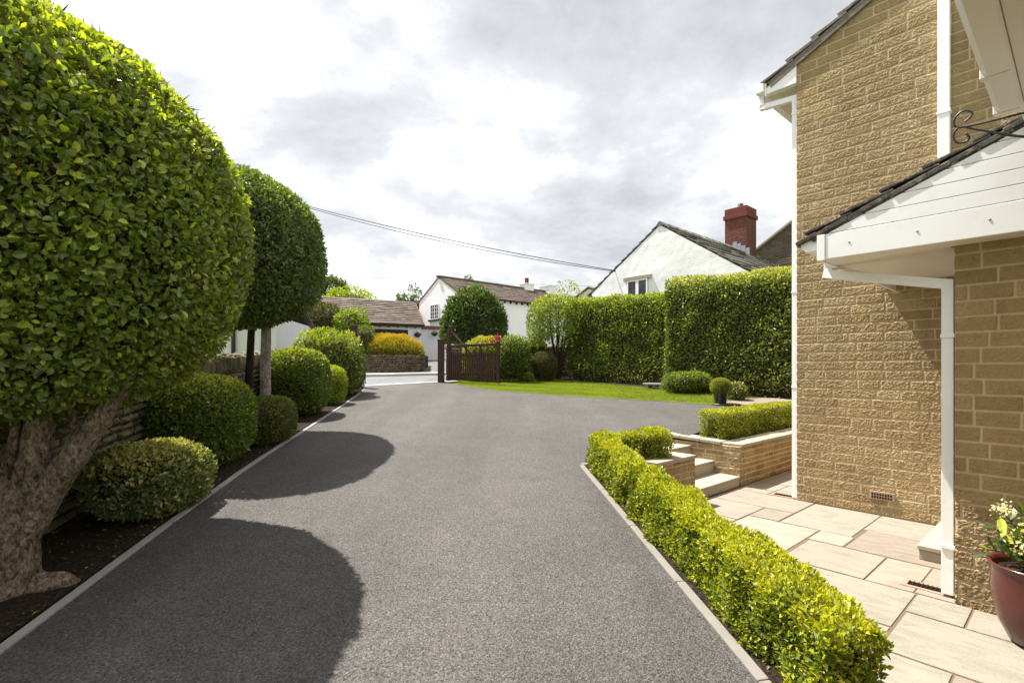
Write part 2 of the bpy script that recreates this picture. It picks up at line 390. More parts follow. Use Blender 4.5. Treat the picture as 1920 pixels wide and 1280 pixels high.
def path_pts(n, pts, w, h, e=7, ends=True):
    pts = np.array(pts, float); out_p = []; out_n = []
    segs = [(pts[i], pts[i + 1]) for i in range(len(pts) - 1)]
    Ls = [np.linalg.norm(q - p) for p, q in segs]; per = w + 2 * h
    area = sum(Ls) * per
    for k, ((p, q), L) in enumerate(zip(segs, Ls)):
        m = int(n * L * per / area); d = (q - p) / L; sd = np.array([d[1], -d[0]])
        t = rng.random(m) * L; s = rng.random(m) * per
        y = np.where(s < h, -1., np.where(s < h + w, (s - h) / w * 2 - 1, 1.)); z = np.where(s < h, s / h, np.where(s < h + w, 1., 1 - (s - h - w) / h))
        z2 = z * 2 - 1
        qn = (np.abs(y) ** e + np.maximum(z2, 0) ** e) ** (1 / e); qn = np.maximum(qn, 1e-3)
        y = y / qn; z2 = np.where(z2 > 0, z2 / qn, z2)
        ny = np.sign(y) * np.abs(y) ** (e - 1) / (w / 2); nz = np.maximum(z2, 0) ** (e - 1) / (h / 2)
        nn = nrm(np.stack([ny, nz], -1))
        P = np.stack([p[0] + d[0] * t + sd[0] * y * w / 2, p[1] + d[1] * t + sd[1] * y * w / 2, (z2 + 1) / 2 * h], -1)
        N = np.stack([sd[0] * nn[:, 0], sd[1] * nn[:, 0], nn[:, 1]], -1)
        keep = np.ones(m, bool)
        for k2, ((p2, q2), L2) in enumerate(zip(segs, Ls)):
            if k2 == k: continue
            d2 = (q2 - p2) / L2; r = P[:, :2] - p2; t2 = r @ d2; s2 = r @ np.array([d2[1], -d2[0]])
            keep &= ~((t2 > -w * .3) & (t2 < L2 + w * .3) & (np.abs(s2) < w * .42) & (P[:, 2] < h * .93))
        out_p.append(P[keep]); out_n.append(N[keep])
        for end, sgn in ((p, -1), (q, 1)):
            if not ends: continue
            if (k > 0 and sgn < 0) or (k < len(segs) - 1 and sgn > 0): continue
            m2 = int(n * w * h / area) + 4
            yy = rng.random(m2) * 2 - 1; zz = rng.random(m2)
            qq = np.maximum((np.abs(yy) ** e + np.maximum(zz * 2 - 1, 0) ** e) ** (1 / e), 1)
            P = np.stack([end[0] + sd[0] * yy / qq * w / 2, end[1] + sd[1] * yy / qq * w / 2, zz / qq * h], -1)
            out_p.append(P); out_n.append(np.tile(np.array([d[0] * sgn, d[1] * sgn, 0.15]), (m2, 1)))
    return np.concatenate(out_p), nrm(np.concatenate(out_n))
UP = np.array([0, 0, 1.])
def foliage(name, parent, m, P, N, size, aspect=.6, out_=.5, up=.45, spread=.7, depth=.12, lump=.05, lscale=2.5, detail=0, young=.15,
            ytop=1.0, core=None, zfun=None, face=.6, seed=1, fold=.25, sizevar=.35, cseed=0):
    n = len(P)
    P = P - N * (depth * rng.random(n) ** 1.6)[:, None]
    P = P + N * (lump * 2 * (fnoise(P, lscale, seed, 2) - .5))[:, None]
    P = P + N * (size * .5 * (vnoise(P, 1.2 / max(size, .02) * .25, seed + 5) - .5))[:, None]
    R = rng.normal(size=(n, 3))
    D = nrm(N * out_ + UP * up + R * spread)
    Nn = nrm(N * face + UP * .45 + rng.normal(size=(n, 3)) * .55)
    L = size * (1 + sizevar * (rng.random(n) * 2 - 1)); W = L * aspect * (.85 + .3 * rng.random(n))
    if zfun is not None: P[:, 2] += zfun(P)
    V, T, k = leaf_geo(P, D, Nn, L, W, detail, fold)
    clump = fnoise(P, 3.2, seed + 9, 3)
    r = np.clip(.55 * rng.random(n) + .9 * (clump - .5) + .25, 0, 1)
    yp = young * (1 + ytop * 2.2 * np.maximum(N[:, 2], 0) ** 1.2) * (.35 + 1.3 * vnoise(P, 5, seed + 3))
    y = np.where(rng.random(n) < yp, .35 + .65 * rng.random(n), .12 * rng.random(n))
    rr = np.repeat(r, k); yy = np.repeat(y, k); Fs = [T]; mi = np.zeros(len(T))
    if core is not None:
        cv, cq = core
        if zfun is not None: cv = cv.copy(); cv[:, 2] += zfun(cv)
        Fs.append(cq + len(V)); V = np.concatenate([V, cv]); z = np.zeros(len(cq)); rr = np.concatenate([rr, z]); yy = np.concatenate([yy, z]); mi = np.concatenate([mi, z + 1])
    return raw(name, V, Fs, [M[m], M['twig']], parent, {'rnd': rr, 'young': yy}, None, mi)
def bush(name, label, cat, u, Y, r, h, m, size, n, e=2.6, ground=None, base=0., group=None, X=None, **kw):
    x = (u - 960) / F * Y if X is None else X; g = zg(Y) if ground is None else ground
    t = thing(name, label, cat, (x, Y, g), 0, group)
    rad = (r[0], r[1], (h - base) / 2) if isinstance(r, tuple) else (r, r, (h - base) / 2)
    P, N = blob_pts(n, rad, e); keep = P[:, 2] > -rad[2] * .97; P, N = P[keep], N[keep]
    c = np.array([0, 0, base + rad[2]])
    cv, cq = blob_core(rad, e, kw.pop('ck', .82)); 
    sd0 = kw.get('seed', 1); amp = .10 * min(rad)
    P = P + N * (amp * 2 * (fnoise(P / min(rad), 1.3, sd0 + 40, 2) - .5))[:, None]; P[:, 2] = np.maximum(P[:, 2], -rad[2] * .97)
    hole = (fnoise(P, 7., sd0 + 50, 2) > .30) | (rng.random(len(P)) < .5); P, N = P[hole], N[hole]
    foliage('foliage', t, m, P + c, N, size, core=(cv + c, cq), **kw)
    return t
def hedge(name, label, pts, w, h, m, size, n, zf, group=None, cat='hedge', e=7, **kw):
    p0 = np.array(pts[0], float); t = thing(name, label, cat, (p0[0], p0[1], zf(p0[0], p0[1])), 0, group)
    loc = [np.array(p) - p0 for p in pts]
    P, N = path_pts(n, loc, w, h, e)
    if h > 1:
        kp = (rng.random(len(P)) < np.clip(.12 + P[:, 2] / .55, 0, 1)) & ((fnoise(P, 2.6, 15, 3) > .34) | (rng.random(len(P)) < .5)); P, N = P[kp], N[kp]
    z0 = zf(*p0)
    zfun = lambda Q: np.array([zf(a, b) for a, b in zip(Q[:, 0] + p0[0], Q[:, 1] + p0[1])]) - z0
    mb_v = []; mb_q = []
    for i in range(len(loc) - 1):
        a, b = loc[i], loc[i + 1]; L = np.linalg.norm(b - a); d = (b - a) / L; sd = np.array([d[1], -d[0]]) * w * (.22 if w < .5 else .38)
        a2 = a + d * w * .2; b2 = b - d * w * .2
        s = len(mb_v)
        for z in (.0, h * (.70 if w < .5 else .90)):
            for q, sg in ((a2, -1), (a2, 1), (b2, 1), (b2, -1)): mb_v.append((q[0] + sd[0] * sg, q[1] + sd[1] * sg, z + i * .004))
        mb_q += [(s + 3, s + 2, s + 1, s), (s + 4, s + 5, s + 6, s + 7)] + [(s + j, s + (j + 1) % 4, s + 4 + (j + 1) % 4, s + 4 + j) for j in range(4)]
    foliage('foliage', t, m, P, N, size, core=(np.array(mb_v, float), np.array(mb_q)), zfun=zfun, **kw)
    return t

# ---------------------------------------------------------------- stone walls
def stone_face(S0, S1, z0, z1, courses, lens, joint, relief, rough, res, fmap, seed=1, warp=.0, top=None, jitter=.0, nscale=22.):
    r = np.random.default_rng(seed)
    zl = [z0]
    while zl[-1] < z1: zl.append(zl[-1] + (courses if np.isscalar(courses) else r.uniform(*courses)))
    zl = np.array(zl)
    xs = np.arange(S0, S1 + res, res)
    if np.isscalar(courses):
        zs = []
        for a, b in zip(zl[:-1], zl[1:]):
            zs += list(np.linspace(a, b, max(3, int(round((b - a) / res))), endpoint=False))
        zs = np.array([z for z in zs if z <= z1] + [z1])
    else: zs = np.arange(z0, z1 + res, res)
    X, Z = np.meshgrid(xs, zs); p3 = np.stack([X, Z, X * 0 + seed], -1)
    Xw = X + warp * 2 * (fnoise(p3, 5, seed, 2) - .5) * 2; Zw = Z + warp * (fnoise(p3, 4, seed + 4, 2) - .5) * 2
    ci = np.clip(np.searchsorted(zl, Zw, side='right') - 1, 0, len(zl) - 2)
    dz = np.minimum(Zw - zl[ci], zl[ci + 1] - Zw)
    dx = np.zeros_like(X); sid = np.zeros_like(X); so = np.zeros_like(X)
    for c in range(len(zl) - 1):
        m = ci == c
        if not m.any(): continue
        xl = [S0 - r.uniform(0, max(lens)) - .1]
        while xl[-1] < S1 + .6: xl.append(xl[-1] + (lens[r.integers(len(lens))] if isinstance(lens, list) else r.uniform(*lens)))
        xl = np.array(xl); k = np.clip(np.searchsorted(xl, Xw[m], side='right') - 1, 0, len(xl) - 2)
        dx[m] = np.minimum(Xw[m] - xl[k], xl[k + 1] - Xw[m])
        rv = r.random(len(xl)); sid[m] = rv[k]; so[m] = r.random(len(xl))[k]
    d = np.minimum(np.abs(dx), np.abs(dz)) - joint / 2
    edge = np.clip(d / max(relief * 1.1, .008), 0, 1); edge = edge * edge * (3 - 2 * edge)
    # rock-faced relief: chips with a slanting grain
    q = np.stack([X * .8 + Z * .7, Z * 1.5 - X * .5, sid * 9], -1)
    ch = np.abs(fnoise(q, nscale, seed + 2, 3) - .5) * 2
    ch2 = fnoise(p3, nscale * 2.3, seed + 6, 2)
    H = edge * (relief * (.55 + .6 * so) + rough * (.75 - 1.0 * ch) + rough * 1.2 * (ch2 - .5)) + jitter * (so - .5) * edge
    jt = np.clip(1 - d / .004, 0, 1)
    if top is not None: Z = np.minimum(Z, top(X))
    V = fmap(X.ravel(), H.ravel(), Z.ravel())
    ny, nx = X.shape
    i = np.arange(ny - 1)[:, None] * nx; j = np.arange(nx - 1)[None]
    Q = np.stack([i + j, i + j + 1, i + nx + j + 1, i + nx + j], -1).reshape(-1, 4)
    if top is not None:
        zz = Z.ravel(); Q = Q[~((zz[Q[:, 0]] >= zz[Q[:, 3]] - 1e-6) & (zz[Q[:, 1]] >= zz[Q[:, 2]] - 1e-6))]
    return V, Q, sid.ravel(), jt.ravel()
class WM:
    def __init__(s): s.V = []; s.Q = []; s.s = []; s.j = []; s.n = 0
    def face(s, *a, **k):
        V, Q, si, jt = stone_face(*a, **k); s.V.append(V); s.Q.append(Q + s.n); s.s.append(si); s.j.append(jt); s.n += len(V)
    def quad(s, p, stone=.4, joint=0.):
        s.V.append(np.array(p, float)); s.Q.append(np.array([[0, 1, 2, 3]]) + s.n); s.s.append(np.full(4, stone)); s.j.append(np.full(4, joint)); s.n += 4
    def stones(s, mb_list): pass
    def build(s, name, m, parent):
        return raw(name, np.concatenate(s.V), [np.concatenate(s.Q)], m, parent, None, {'stone': np.concatenate(s.s), 'joint': np.concatenate(s.j)})

# ---------------------------------------------------------------- roofs
def slates(mb, O, eu, ev, en, W, L, nc, wr=(.3, .6), th=.02, lift=.02, seed=1, m=0, ragged=.015):
    r = random.Random(seed); O, eu, ev, en = (np.array(x, float) for x in (O, eu, ev, en)); c = L / nc
    for k in range(nc):
        x = -r.uniform(0, wr[0])
        v0 = k * c - c * .25; v1 = (k + 1) * c
        while x < W:
            w = r.uniform(*wr); a = max(0, x); b = min(W, x + w); x += w
            if b - a < .03: continue
            e = r.uniform(-ragged, ragged); t = th * r.uniform(.8, 1.25); l = lift * r.uniform(.85, 1.2)
            def P(u, v, n): return O + eu * u + ev * v + en * n
            g = .004
            mb.hexa([P(a + g, v0, 0), P(b - g, v0, 0), P(b - g, v1 + e, l), P(a + g, v1 + e, l),
                     P(a + g, v0, t * .6), P(b - g, v0, t * .6), P(b - g, v1 + e, l + t), P(a + g, v1 + e, l + t)], m)

# ---------------------------------------------------------------- ground patches
import bmesh
def patch(name, poly, off, m, kind='structure', thick=0.):
    bm = bmesh.new(); vs = [bm.verts.new((p[0], p[1], 0)) for p in poly]
    bm.faces.new(vs)
    bmesh.ops.triangulate(bm, faces=bm.faces[:])
    for y in list(_Y) + [1.5, 3, 4.5, 10, 13, 20, 25]:
        bmesh.ops.bisect_plane(bm, geom=bm.verts[:] + bm.edges[:] + bm.faces[:], plane_co=(0, y, 0), plane_no=(0, 1, 0))
    for v in bm.verts: v.co.z = zg(v.co.y) + off
    bmesh.ops.recalc_face_normals(bm, faces=bm.faces[:])
    if bm.faces and sum(f.normal.z for f in bm.faces) < 0:
        bmesh.ops.reverse_faces(bm, faces=bm.faces[:])
    me = bpy.data.meshes.new(name); bm.to_mesh(me); bm.free()
    o = link(name, me, m); props(o, kind=kind); return o

KL = [np.array(p) for p in [(-2.15, -2.), (-2.33, 1.0)]] + [gp(0, 1220), gp(185, 1082), gp(320, 980), gp(440, 893), gp(550, 820), gp(640, 762), gp(668, 742), gp(682, 730)]
K = np.array(KL)
def kerb_x(y): return float(np.interp(y, K[:, 1], K[:, 0]))
E0 = gp(1090, 872); E1 = gp(1430, 1280)
ed = nrm(E1 - E0); eperp = np.array([-ed[1], ed[0]]); eperp = eperp if eperp[0] > 0 else -eperp
E2 = E0 + ed * (E0[1] + 1.2) / -ed[1]
WALL_A = -3.22
W0 = ab(WALL_A, 7.08); L0 = ab(WALL_A, 5.83); L1 = ab(WALL_A, 4.55)
S1 = gp(1247, 812)
road_a, road_b = gp(678, 724), gp(818, 716.5)
rd = nrm(road_b - road_a); rp = np.array([-rd[1], rd[0]])
lawn_front = [gp(850, 719), gp(890, 726), gp(930, 732), gp(972, 735.5), gp(1040, 740.5), gp(1100, 744.5), gp(1194, 749.5), gp(1290, 755.5), gp(1333, 758.5)]
HL0 = np.array([1.78, 17.75]); HD = np.array([.664, -.748])      # the tall hedge's face line
drive = [k for k in KL] + [road_a, road_b, gp(838, 718)] + lawn_front + [gp(1345, 761), gp(1440, 754), np.array([7.6, 11.2]), ab(WALL_A - .85, 13), ab(WALL_A - .85, 7.25), W0 + AX * -.75, S1 + BX * .2, S1 - AX * .02, S1 - AX * .02 - BX * 1.28, L0 + AX * -.35, L1, np.array([1.42, 4.0]), np.array([1.62, 2.0]), np.array([1.72, -1]), np.array([1.75, -2.])]
patch('driveway', drive, 0, M['asphalt'])
# terrain sheet
def terrain():
    xs = np.concatenate([np.linspace(-260, -30, 24)[:-1], np.linspace(-30, -12, 13)[:-1], np.linspace(-12, 14, 66)[:-1], np.linspace(14, 40, 14)[:-1], np.linspace(40, 260, 22)])
    ys = np.concatenate([np.linspace(-60, -6, 10)[:-1], np.linspace(-6, 30, 91)[:-1], np.linspace(30, 60, 16)[:-1], np.linspace(60, 400, 20)])
    X, Y = np.meshgrid(xs, ys); Z = zga(Y) - .05
    a = X * AX[0] + Y * AX[1]; b = X * BX[0] + Y * BX[1]
    low = (a > WALL_A - 1.5) & (b < 14) & (b > -8) & ((a > -2.9) | (b > 4.9)) & (X > 1.05)
    Z = np.where(low, -2.3, Z)
    V = np.stack([X, Y, Z], -1).reshape(-1, 3); nx = len(xs); ny = len(ys)
    i = np.arange(ny - 1)[:, None] * nx; j = np.arange(nx - 1)[None]
    Q = np.stack([i + j, i + j + 1, i + nx + j + 1, i + nx + j], -1).reshape(-1, 4)
    o = raw('terrain', V, [Q], M['terrain'], smooth=True); props(o, kind='structure')
terrain()
# left bed
wall_pts = [np.array(p, float) for p in [(-3.25, -2.0), (-3.45, 1.5), (-3.72, 4.0), (-4.2, 6.5), (-4.62, 9.0), (-5.15, 12.0), (-5.55, 14.2)]]
WPt = np.array(wall_pts)
bed = [k + np.array([-.05, 0]) for k in KL] + [np.array([-4.9, 14.7])] + [w + np.array([-.15, 0]) for w in wall_pts[::-1]]
patch('soil_bed', bed, .012, M['soil'])
patch('soil_bed', [E0 + eperp * .03 + ed * .05, E2 + eperp * .03, E2 + eperp * .62, np.array([1.55, 2.2]), np.array([1.40, 4.0]), L1 + AX * -.06, L0 + AX * -.10, S1 - AX * .03 - BX * 1.0, S1 - AX * .03 - BX * .75, np.array([.95, 6.5])], .012, M['soil'])
hb_poly = [HL0 - BX * .45 + HD * .0, HL0 - BX * .45 + HD * 4.2, HL0 - BX * .75 + HD * 5.6, HL0 - BX * .45 + HD * 7.0, HL0 - BX * .2 + HD * 10.5, HL0 + BX * 1.2 + HD * 10.5, HL0 + BX * 1.2 - HD * 1., np.array([-1.6, 17.3]), np.array([-1.75, 16.75]), np.array([-.7, 16.3]), np.array([.4, 16.6])]
patch('soil_bed', hb_poly, .018, M['soil'])
lawn = lawn_front + [HL0 - BX * .7 + HD * 7.0, HL0 - BX * .4 + HD * 6.0, HL0 - BX * .4 + HD * 3, HL0 - BX * .4, np.array([.3, 17.5]), np.array([-1.6, 17.1])]
patch('lawn', lawn, .006, M['lawn'])
def grass():
    Lp = np.array(lawn); n = 70000; mn = Lp.min(0); mx = Lp.max(0); P = rng.random((n * 3, 2)) * (mx - mn) + mn
    ins = np.zeros(len(P), bool); j = len(Lp) - 1
    for i in range(len(Lp)):
        a, b = Lp[i], Lp[j]
        c = ((a[1] > P[:, 1]) != (b[1] > P[:, 1])) & (P[:, 0] < (b[0] - a[0]) * (P[:, 1] - a[1]) / (b[1] - a[1] + 1e-9) + a[0]); ins ^= c; j = i
    P = P[ins][:n]; n = len(P)
    P3 = np.column_stack([P, zga(P[:, 1]) + .005])
    D = nrm(UP + rng.normal(size=(n, 3)) * .35); Nn = nrm(rng.normal(size=(n, 3)))
    L = .035 * (.6 + .8 * rng.random(n))
    V, T, k = leaf_geo(P3, D, Nn, L, np.full(n, .006), 0, .1, .3)
    cl = fnoise(P3 * np.array([1, 2.2, 1]), 1.1, 4, 3)
    st_ = np.sin((P[:, 0] * .55 + P[:, 1]) * 2 * np.pi / 1.1)
    r = np.clip(.45 * rng.random(n) + 1.5 * (cl - .5) + .32 + .16 * np.sign(st_) * np.abs(st_) ** .4, 0, 1)
    o = raw('grass', V, [T], M['grass'], None, {'rnd': np.repeat(r, k), 'young': np.repeat(rng.random(n) ** 3 * .8, k)}); props(o, kind='stuff', label='short mown grass covering the lawn', )
grass()
# paving in front of the tall hedge
pv = MB(); pp = [gp(1338, 760), gp(1440, 761), gp(1490, 758), np.array([7.4, 11.8]), np.array([6.4, 12.2]), gp(1372, 747)]
patch('path', pp, .022, M['slab'])
# road, pavements
patch('road', [road_a + rd * -40 + rp * .12, road_a + rd * 60 + rp * .12, road_a + rd * 60 + rp * 3.9, road_a - rd * 40 + rp * 3.9], .002, M['road'])
patch('pavement', [road_a + rd * -40 + rp * 4.0, road_a + rd * 60 + rp * 4.0, road_a + rd * 60 + rp * 5.3, road_a - rd * 40 + rp * 5.3], .09, M['pavement'])
patch('apron', [road_a + rd * -6 + rp * 5.25, road_a + rd * 12 + rp * 5.25, np.array([3, 31.]), np.array([-12, 31.])], .03, M['apron'])
ks = MB()
def strip(mb, a, b, w, h, seg=.92, off=0., gap=.006, jit=.004):
    a = np.array(a, float); b = np.array(b, float); L = np.linalg.norm(b - a); d = (b - a) / L; s = np.array([-d[1], d[0]]); t = 0
    while t < L - .02:
        t2 = min(L, t + seg); p = a + d * (t + gap / 2); q = a + d * (t2 - gap / 2); e = random.uniform(-jit, jit)
        c = [p - s * w / 2 + s * e, q - s * w / 2 + s * e, q + s * w / 2 + s * e, p + s * w / 2 + s * e]
        mb.hexa([(*x, zg(x[1]) - .08) for x in c] + [(*x, zg(x[1]) + h + off + random.uniform(-.003, .003)) for x in c]); t = t2
for p, q in zip(KL[:-1], KL[1:]): strip(ks, p, q, .058, .016)
o = ks.build('kerb_strip', M['kerb'], bevel=.006); props(o, kind='structure')
ks = MB(); strip(ks, E0 + ed * .03, E2, .058, .016)
strip(ks, E0, E0 + np.array([.40, .20]), .058, .016)
o = ks.build('kerb_strip', M['kerb_warm'], bevel=.006); props(o, kind='structure')
ks = MB(); strip(ks, road_a - rd * 1.5, road_b + rd * 1.0, .22, .02, .2)
o = ks.build('kerb_strip', M['sett'], bevel=.01); props(o, kind='structure')
ks = MB(); strip(ks, road_a + rd * -30 + rp * 3.95, road_a + rd * 40 + rp * 3.95, .14, .10, .9)
o = ks.build('kerb_strip', M['sett'], bevel=.01); props(o, kind='structure')

# patio slabs
slabs = [(-2.2, -1.53, 5.77, 6.86), (-1.53, -.6, 6.14, 6.86), (-1.49, -.6, 5.4, 6.14), (-1.8, -1.5, 5.4, 5.77), (-1.78, -1.16, 4.69, 5.38), (-1.16, -.85, 4.69, 5.38), (-.85, -.5, 4.69, 5.38),
         (-1.75, -.83, 3.96, 4.68), (-.83, -.52, 4.29, 4.68), (-.52, .2, 4.29, 4.68), (-.82, .15, 3.61, 4.28), (.15, 1.1, 3.61, 4.68), (-1.5, -.83, 3.6, 3.95), (-2.5, -1.76, 3.6, 4.68), (-.80, -.48, 2.9, 3.6), (-.48, .4, 2.9, 3.6), (.4, 1.2, 2.9, 3.6),
         (-1.6, -.81, 2.6, 3.58), (-2.52, -1.81, 4.69, 5.76), (-3.2, -2.53, 4.4, 5.5), (-3.2, -2.53, 5.51, 6.22), (-2.53, -2.21, 5.77, 6.22), (-3.2, -2.21, 6.23, 6.89), (-3.2, -2.78, 6.9, 7.12), (-2.78, -2.4, 6.9, 7.6), (-3.2, -2.78, 7.13, 7.6),
         (-3.2, -2.4, 7.61, 8.6), (-3.2, -2.8, 8.61, 9.3), (-2.8, -2.4, 8.61, 9.3), (-3.2, -2.4, 9.31, 10.3), (-3.2, -2.4, 10.31, 12.3), (-.8, .1, 2.0, 2.89), (.1, 1.2, 1.6, 2.89), (-.9, .1, 1.0, 1.99), (.1, 1.2, .5, 1.59), (-1.3, -.81, 1.6, 2.59), (-.6, .1, 0, .99)]
ps = MB(); g = .0055
for a0, a1, b0, b1 in slabs:
    e = random.uniform(-.0015, .0015); g2 = g + random.uniform(0, .0015)
    ps.box(a0 + g2, a1 - g2, b0 + g2, b1 - g2, -.04, e)
po = ps.build('patio', M['slab'], bevel=.003); po.location = (0, 0, PATIO); po.rotation_euler = (0, 0, HROT); props(po, kind='structure')
js = MB(); jp = [ab(WALL_A - .02, 12.5), ab(-2.35, 12.5), ab(-2.35, 6.9), ab(2.5, 6.9), ab(2.5, -1), np.array([1.75, -2]), np.array([1.62, 2.0]), np.array([1.42, 4.]), L1]
js.prism([tuple(p) for p in jp], PATIO - .2, PATIO - .007)
o = js.build('patio_bed', M['slab_joint']); props(o, kind='structure')

# ================================================================ garden walls and steps (house axes)
ORG = (0., 0., 0.)
def hmap(org, d, nrm_):
    org = np.array(org, float); d = np.array(d, float); n = np.array(nrm_, float)
    return lambda s, h, z: np.stack([org[0] + d[0] * s + n[0] * h, org[1] + d[1] * s + n[1] * h, z + org[2]], -1)
HT = .585
def zc(p): return 0.
# right retaining wall
t = thing('retaining_wall', 'golden stone retaining wall with pale coping beside the house path, below the short box hedge', 'garden wall', (*W0, PATIO))
sdv = S1 - W0; sL = np.linalg.norm(sdv); sdv = sdv / sL; sn = np.array([-sdv[1], sdv[0]]); sn = sn if sn[0] < 0 else -sn
w = WM()
w.face(-.013, 5.2, 0, HT - .04, (.065, .10), (.14, .36), .013, .008, .008, .010, hmap((0, 0, 0), BX, AX), seed=11, warp=.006, nscale=16)
w.face(-.013, sL + .3, 0, HT - .04, (.065, .10), (.14, .36), .013, .007, .007, .010, hmap((0, 0, 0), sdv, sn), seed=12, warp=.006, nscale=16)
w.build('wall', M['garden_stone'], t)
cp = MB(); W_ = np.zeros(2)
def cop(mb, a, b, n_in, w, z, th=.045, seg=.62, over=.03):
    a = np.array(a, float); b = np.array(b, float); L = np.linalg.norm(b - a); d = (b - a) / L; s = 0
    while s < L - .03:
        s2 = min(L, s + seg * random.uniform(.8, 1.2))
        if L - s2 < .15: s2 = L
        p = a + d * (s + .003); q = a + d * (s2 - .003); i = np.array(n_in) * w; o_ = -np.array(n_in) * over; e = random.uniform(-.002, .002)
        mb.hexa([(*(x), z) for x in (p + o_, q + o_, q + i, p + i)] + [(*(x), z + th + e) for x in (p + o_, q + o_, q + i, p + i)]); s = s2
cop(cp, (0, 0), BX * 5.2, -AX, .30, HT - .045)
zs1 = zg(S1[1]) - PATIO + .006
for k_ in range(3):
    f0 = .27 + (sL + .05 - .27) * k_ / 3; f1 = .27 + (sL + .05 - .27) * (k_ + 1) / 3 - .006
    h0 = HT - .002 + (zs1 - HT) * f0 / sL; h1_ = HT - .002 + (zs1 - HT) * f1 / sL
    q = [sdv * f0 + sn * .03, sdv * f1 + sn * .03, sdv * f1 - sn * .27, sdv * f0 - sn * .27]
    cp.hexa([(*x_, z_ - .045) for x_, z_ in zip(q, (h0, h1_, h1_, h0))] + [(*x_, z_) for x_, z_ in zip(q, (h0, h1_, h1_, h0))])
bedm = MB(); bedm.prism([tuple(x_) for x_ in (BX * .15 - AX * .27, BX * 5 - AX * .27, BX * 5 - AX * .88, BX * .15 - AX * .88)], .1, HT - .012); bedm.build('soil', M['soil'], t)
cp.build('coping', M['coping'], t, bevel=.006)
# left retaining wall (ends at the steps), runs on under the box hedge
t = thing('retaining_wall', 'low golden stone wall end with pale coping left of the garden steps, behind the box hedge', 'garden wall', (*L0, PATIO))
w = WM()
w.face(-1.0, 0, 0, HT - .04, (.07, .12), (.16, .36), .010, .012, .008, .010, hmap((0, 0, 0), BX, AX), seed=21, warp=.006, nscale=16)
w.face(0, .55, 0, HT - .04, (.07, .12), (.16, .36), .010, .010, .007, .012, hmap((0, 0, 0), -AX * .6 + BX * 0, BX), seed=22, warp=.006, nscale=16)
lp = [np.array([1.42, 4.0]), np.array([1.62, 2.0]), np.array([1.72, -1.])]
for i in range(2):
    d = lp[i + 1] - lp[i]; Ld = np.linalg.norm(d); d = d / Ld
    zt = min(zg(lp[i][1]), zg(lp[i + 1][1])) - PATIO
    if zt > .03:
        w.face(0, Ld, 0, zt, (.07, .12), (.16, .36), .010, .010, .007, .02, hmap((*(lp[i] - L0), 0), d, np.array([-d[1], d[0]])), seed=30 + i, warp=.004)
w.build('wall', M['garden_stone'], t)
cp = MB(); cop(cp, -BX * .85, np.zeros(2), -AX, .36, HT - .045, .045, .45)
cp.build('coping', M['coping'], t, bevel=.006)
# steps
t = thing('garden_steps', 'pale sandstone garden steps rising from the patio between two golden walls', 'steps', (*ab(WALL_A, 6.45), PATIO))
rl = t.location.copy()
def stp(fl, fr, br, bl, zt, name='step'):
    mb = MB(); q = [np.array(p) - np.array(rl[:2]) for p in (fl, fr, br, bl)]
    n = nrm(q[1] - q[0]); out_ = np.array([n[1], -n[0]]);
    mb.hexa([(*p, 0) for p in q] + [(*p, zt - .03) for p in q], r=.3)
    o_ = out_ * .015
    mb.hexa([(*p, zt - .028) for p in (q[0] + o_, q[1] + o_, q[2], q[3])] + [(*p, zt) for p in (q[0] + o_, q[1] + o_, q[2], q[3])], r=.6)
    mb.build(name, M['step'], t, bevel=.008)
fr1 = W0 + BX * -.02; fl1 = L0
k2, k3 = W0 + sdv * .374 , W0 + sdv * .73
stp(fl1, fr1, k2 + sdv * .05, fl1 - AX * .45, .142)
stp(fl1 - AX * .374, k2, k3 + sdv * .05, fl1 - AX * .80, .315)
stp(fl1 - AX * .73, k3, S1 + sdv * .02, S1 + sdv * .02 - BX * 1.28, .497)
cpm = MB(); q = [np.array(p) - np.array(rl[:2]) for p in (S1 - BX * 1.28, S1, S1 - AX * .28, S1 - AX * .28 - BX * 1.28)]
cpm.hexa([(*p, 0) for p in q] + [(*p, zg(S1[1]) - PATIO + .008) for p in q]); cpm.build('top_step', M['coping'], t, bevel=.008)

# ================================================================ box hedges
def zbox(x, y): return zg(y) + .0
hc = [E0 + ed * (E0[1] - 2.08) / -ed[1] + eperp * .225, E0 + eperp * .225 + ed * .10, np.array([1.84, E0[1] + .14])]
h1 = hedge('box_hedge', 'bright green L-shaped clipped box hedge along the drive edge above the patio', hc, .31, .40, 'box', .027, 60000, zbox, e=3.6, sizevar=.5,
      out_=.75, up=.5, spread=.75, depth=.085, lump=.10, lscale=4.6, young=.36, aspect=.55, seed=31, face=.5, detail=0)
c2 = W0 + BX * .05 - AX * .52
h2 = hedge('box_hedge', 'short bright box hedge on top of the retaining wall, next to the house corner', [c2 + BX * .12, c2 + BX * 4.6], .36, .43, 'box', .026, 34000, lambda x, y: PATIO + HT - .01,
      out_=.65, up=.5, spread=.7, depth=.07, lump=.05, lscale=4.5, e=5., young=.30, aspect=.55, seed=33, face=.5)

# ================================================================ the house
HOUSE = thing('stone_house', 'large golden stone house on the right with white gutters, pipes and a gabled porch', 'house', (*ab(-2.41, 6.87), PATIO), HROT)
hx, hy = -2.41, 6.87       # local x = a - hx, y = b - hy, z = rel - PATIO
def A_(a): return a - hx
def B_(b): return b - hy
def Z_(z): return z - PATIO
SL = .49; VZ = 3.845      # verge line at the corner
w = WM()
w.face(0, 3.2, 0, Z_(VZ) + SL * 3.2, .1084, [.215, .33, .34, .44, .335, .27], .009, .0042, .0078, .0075, lambda s, h, z: np.stack([s, -h, z], -1), seed=5, warp=.0016, top=lambda x: Z_(VZ) + SL * x - .03, nscale=38)
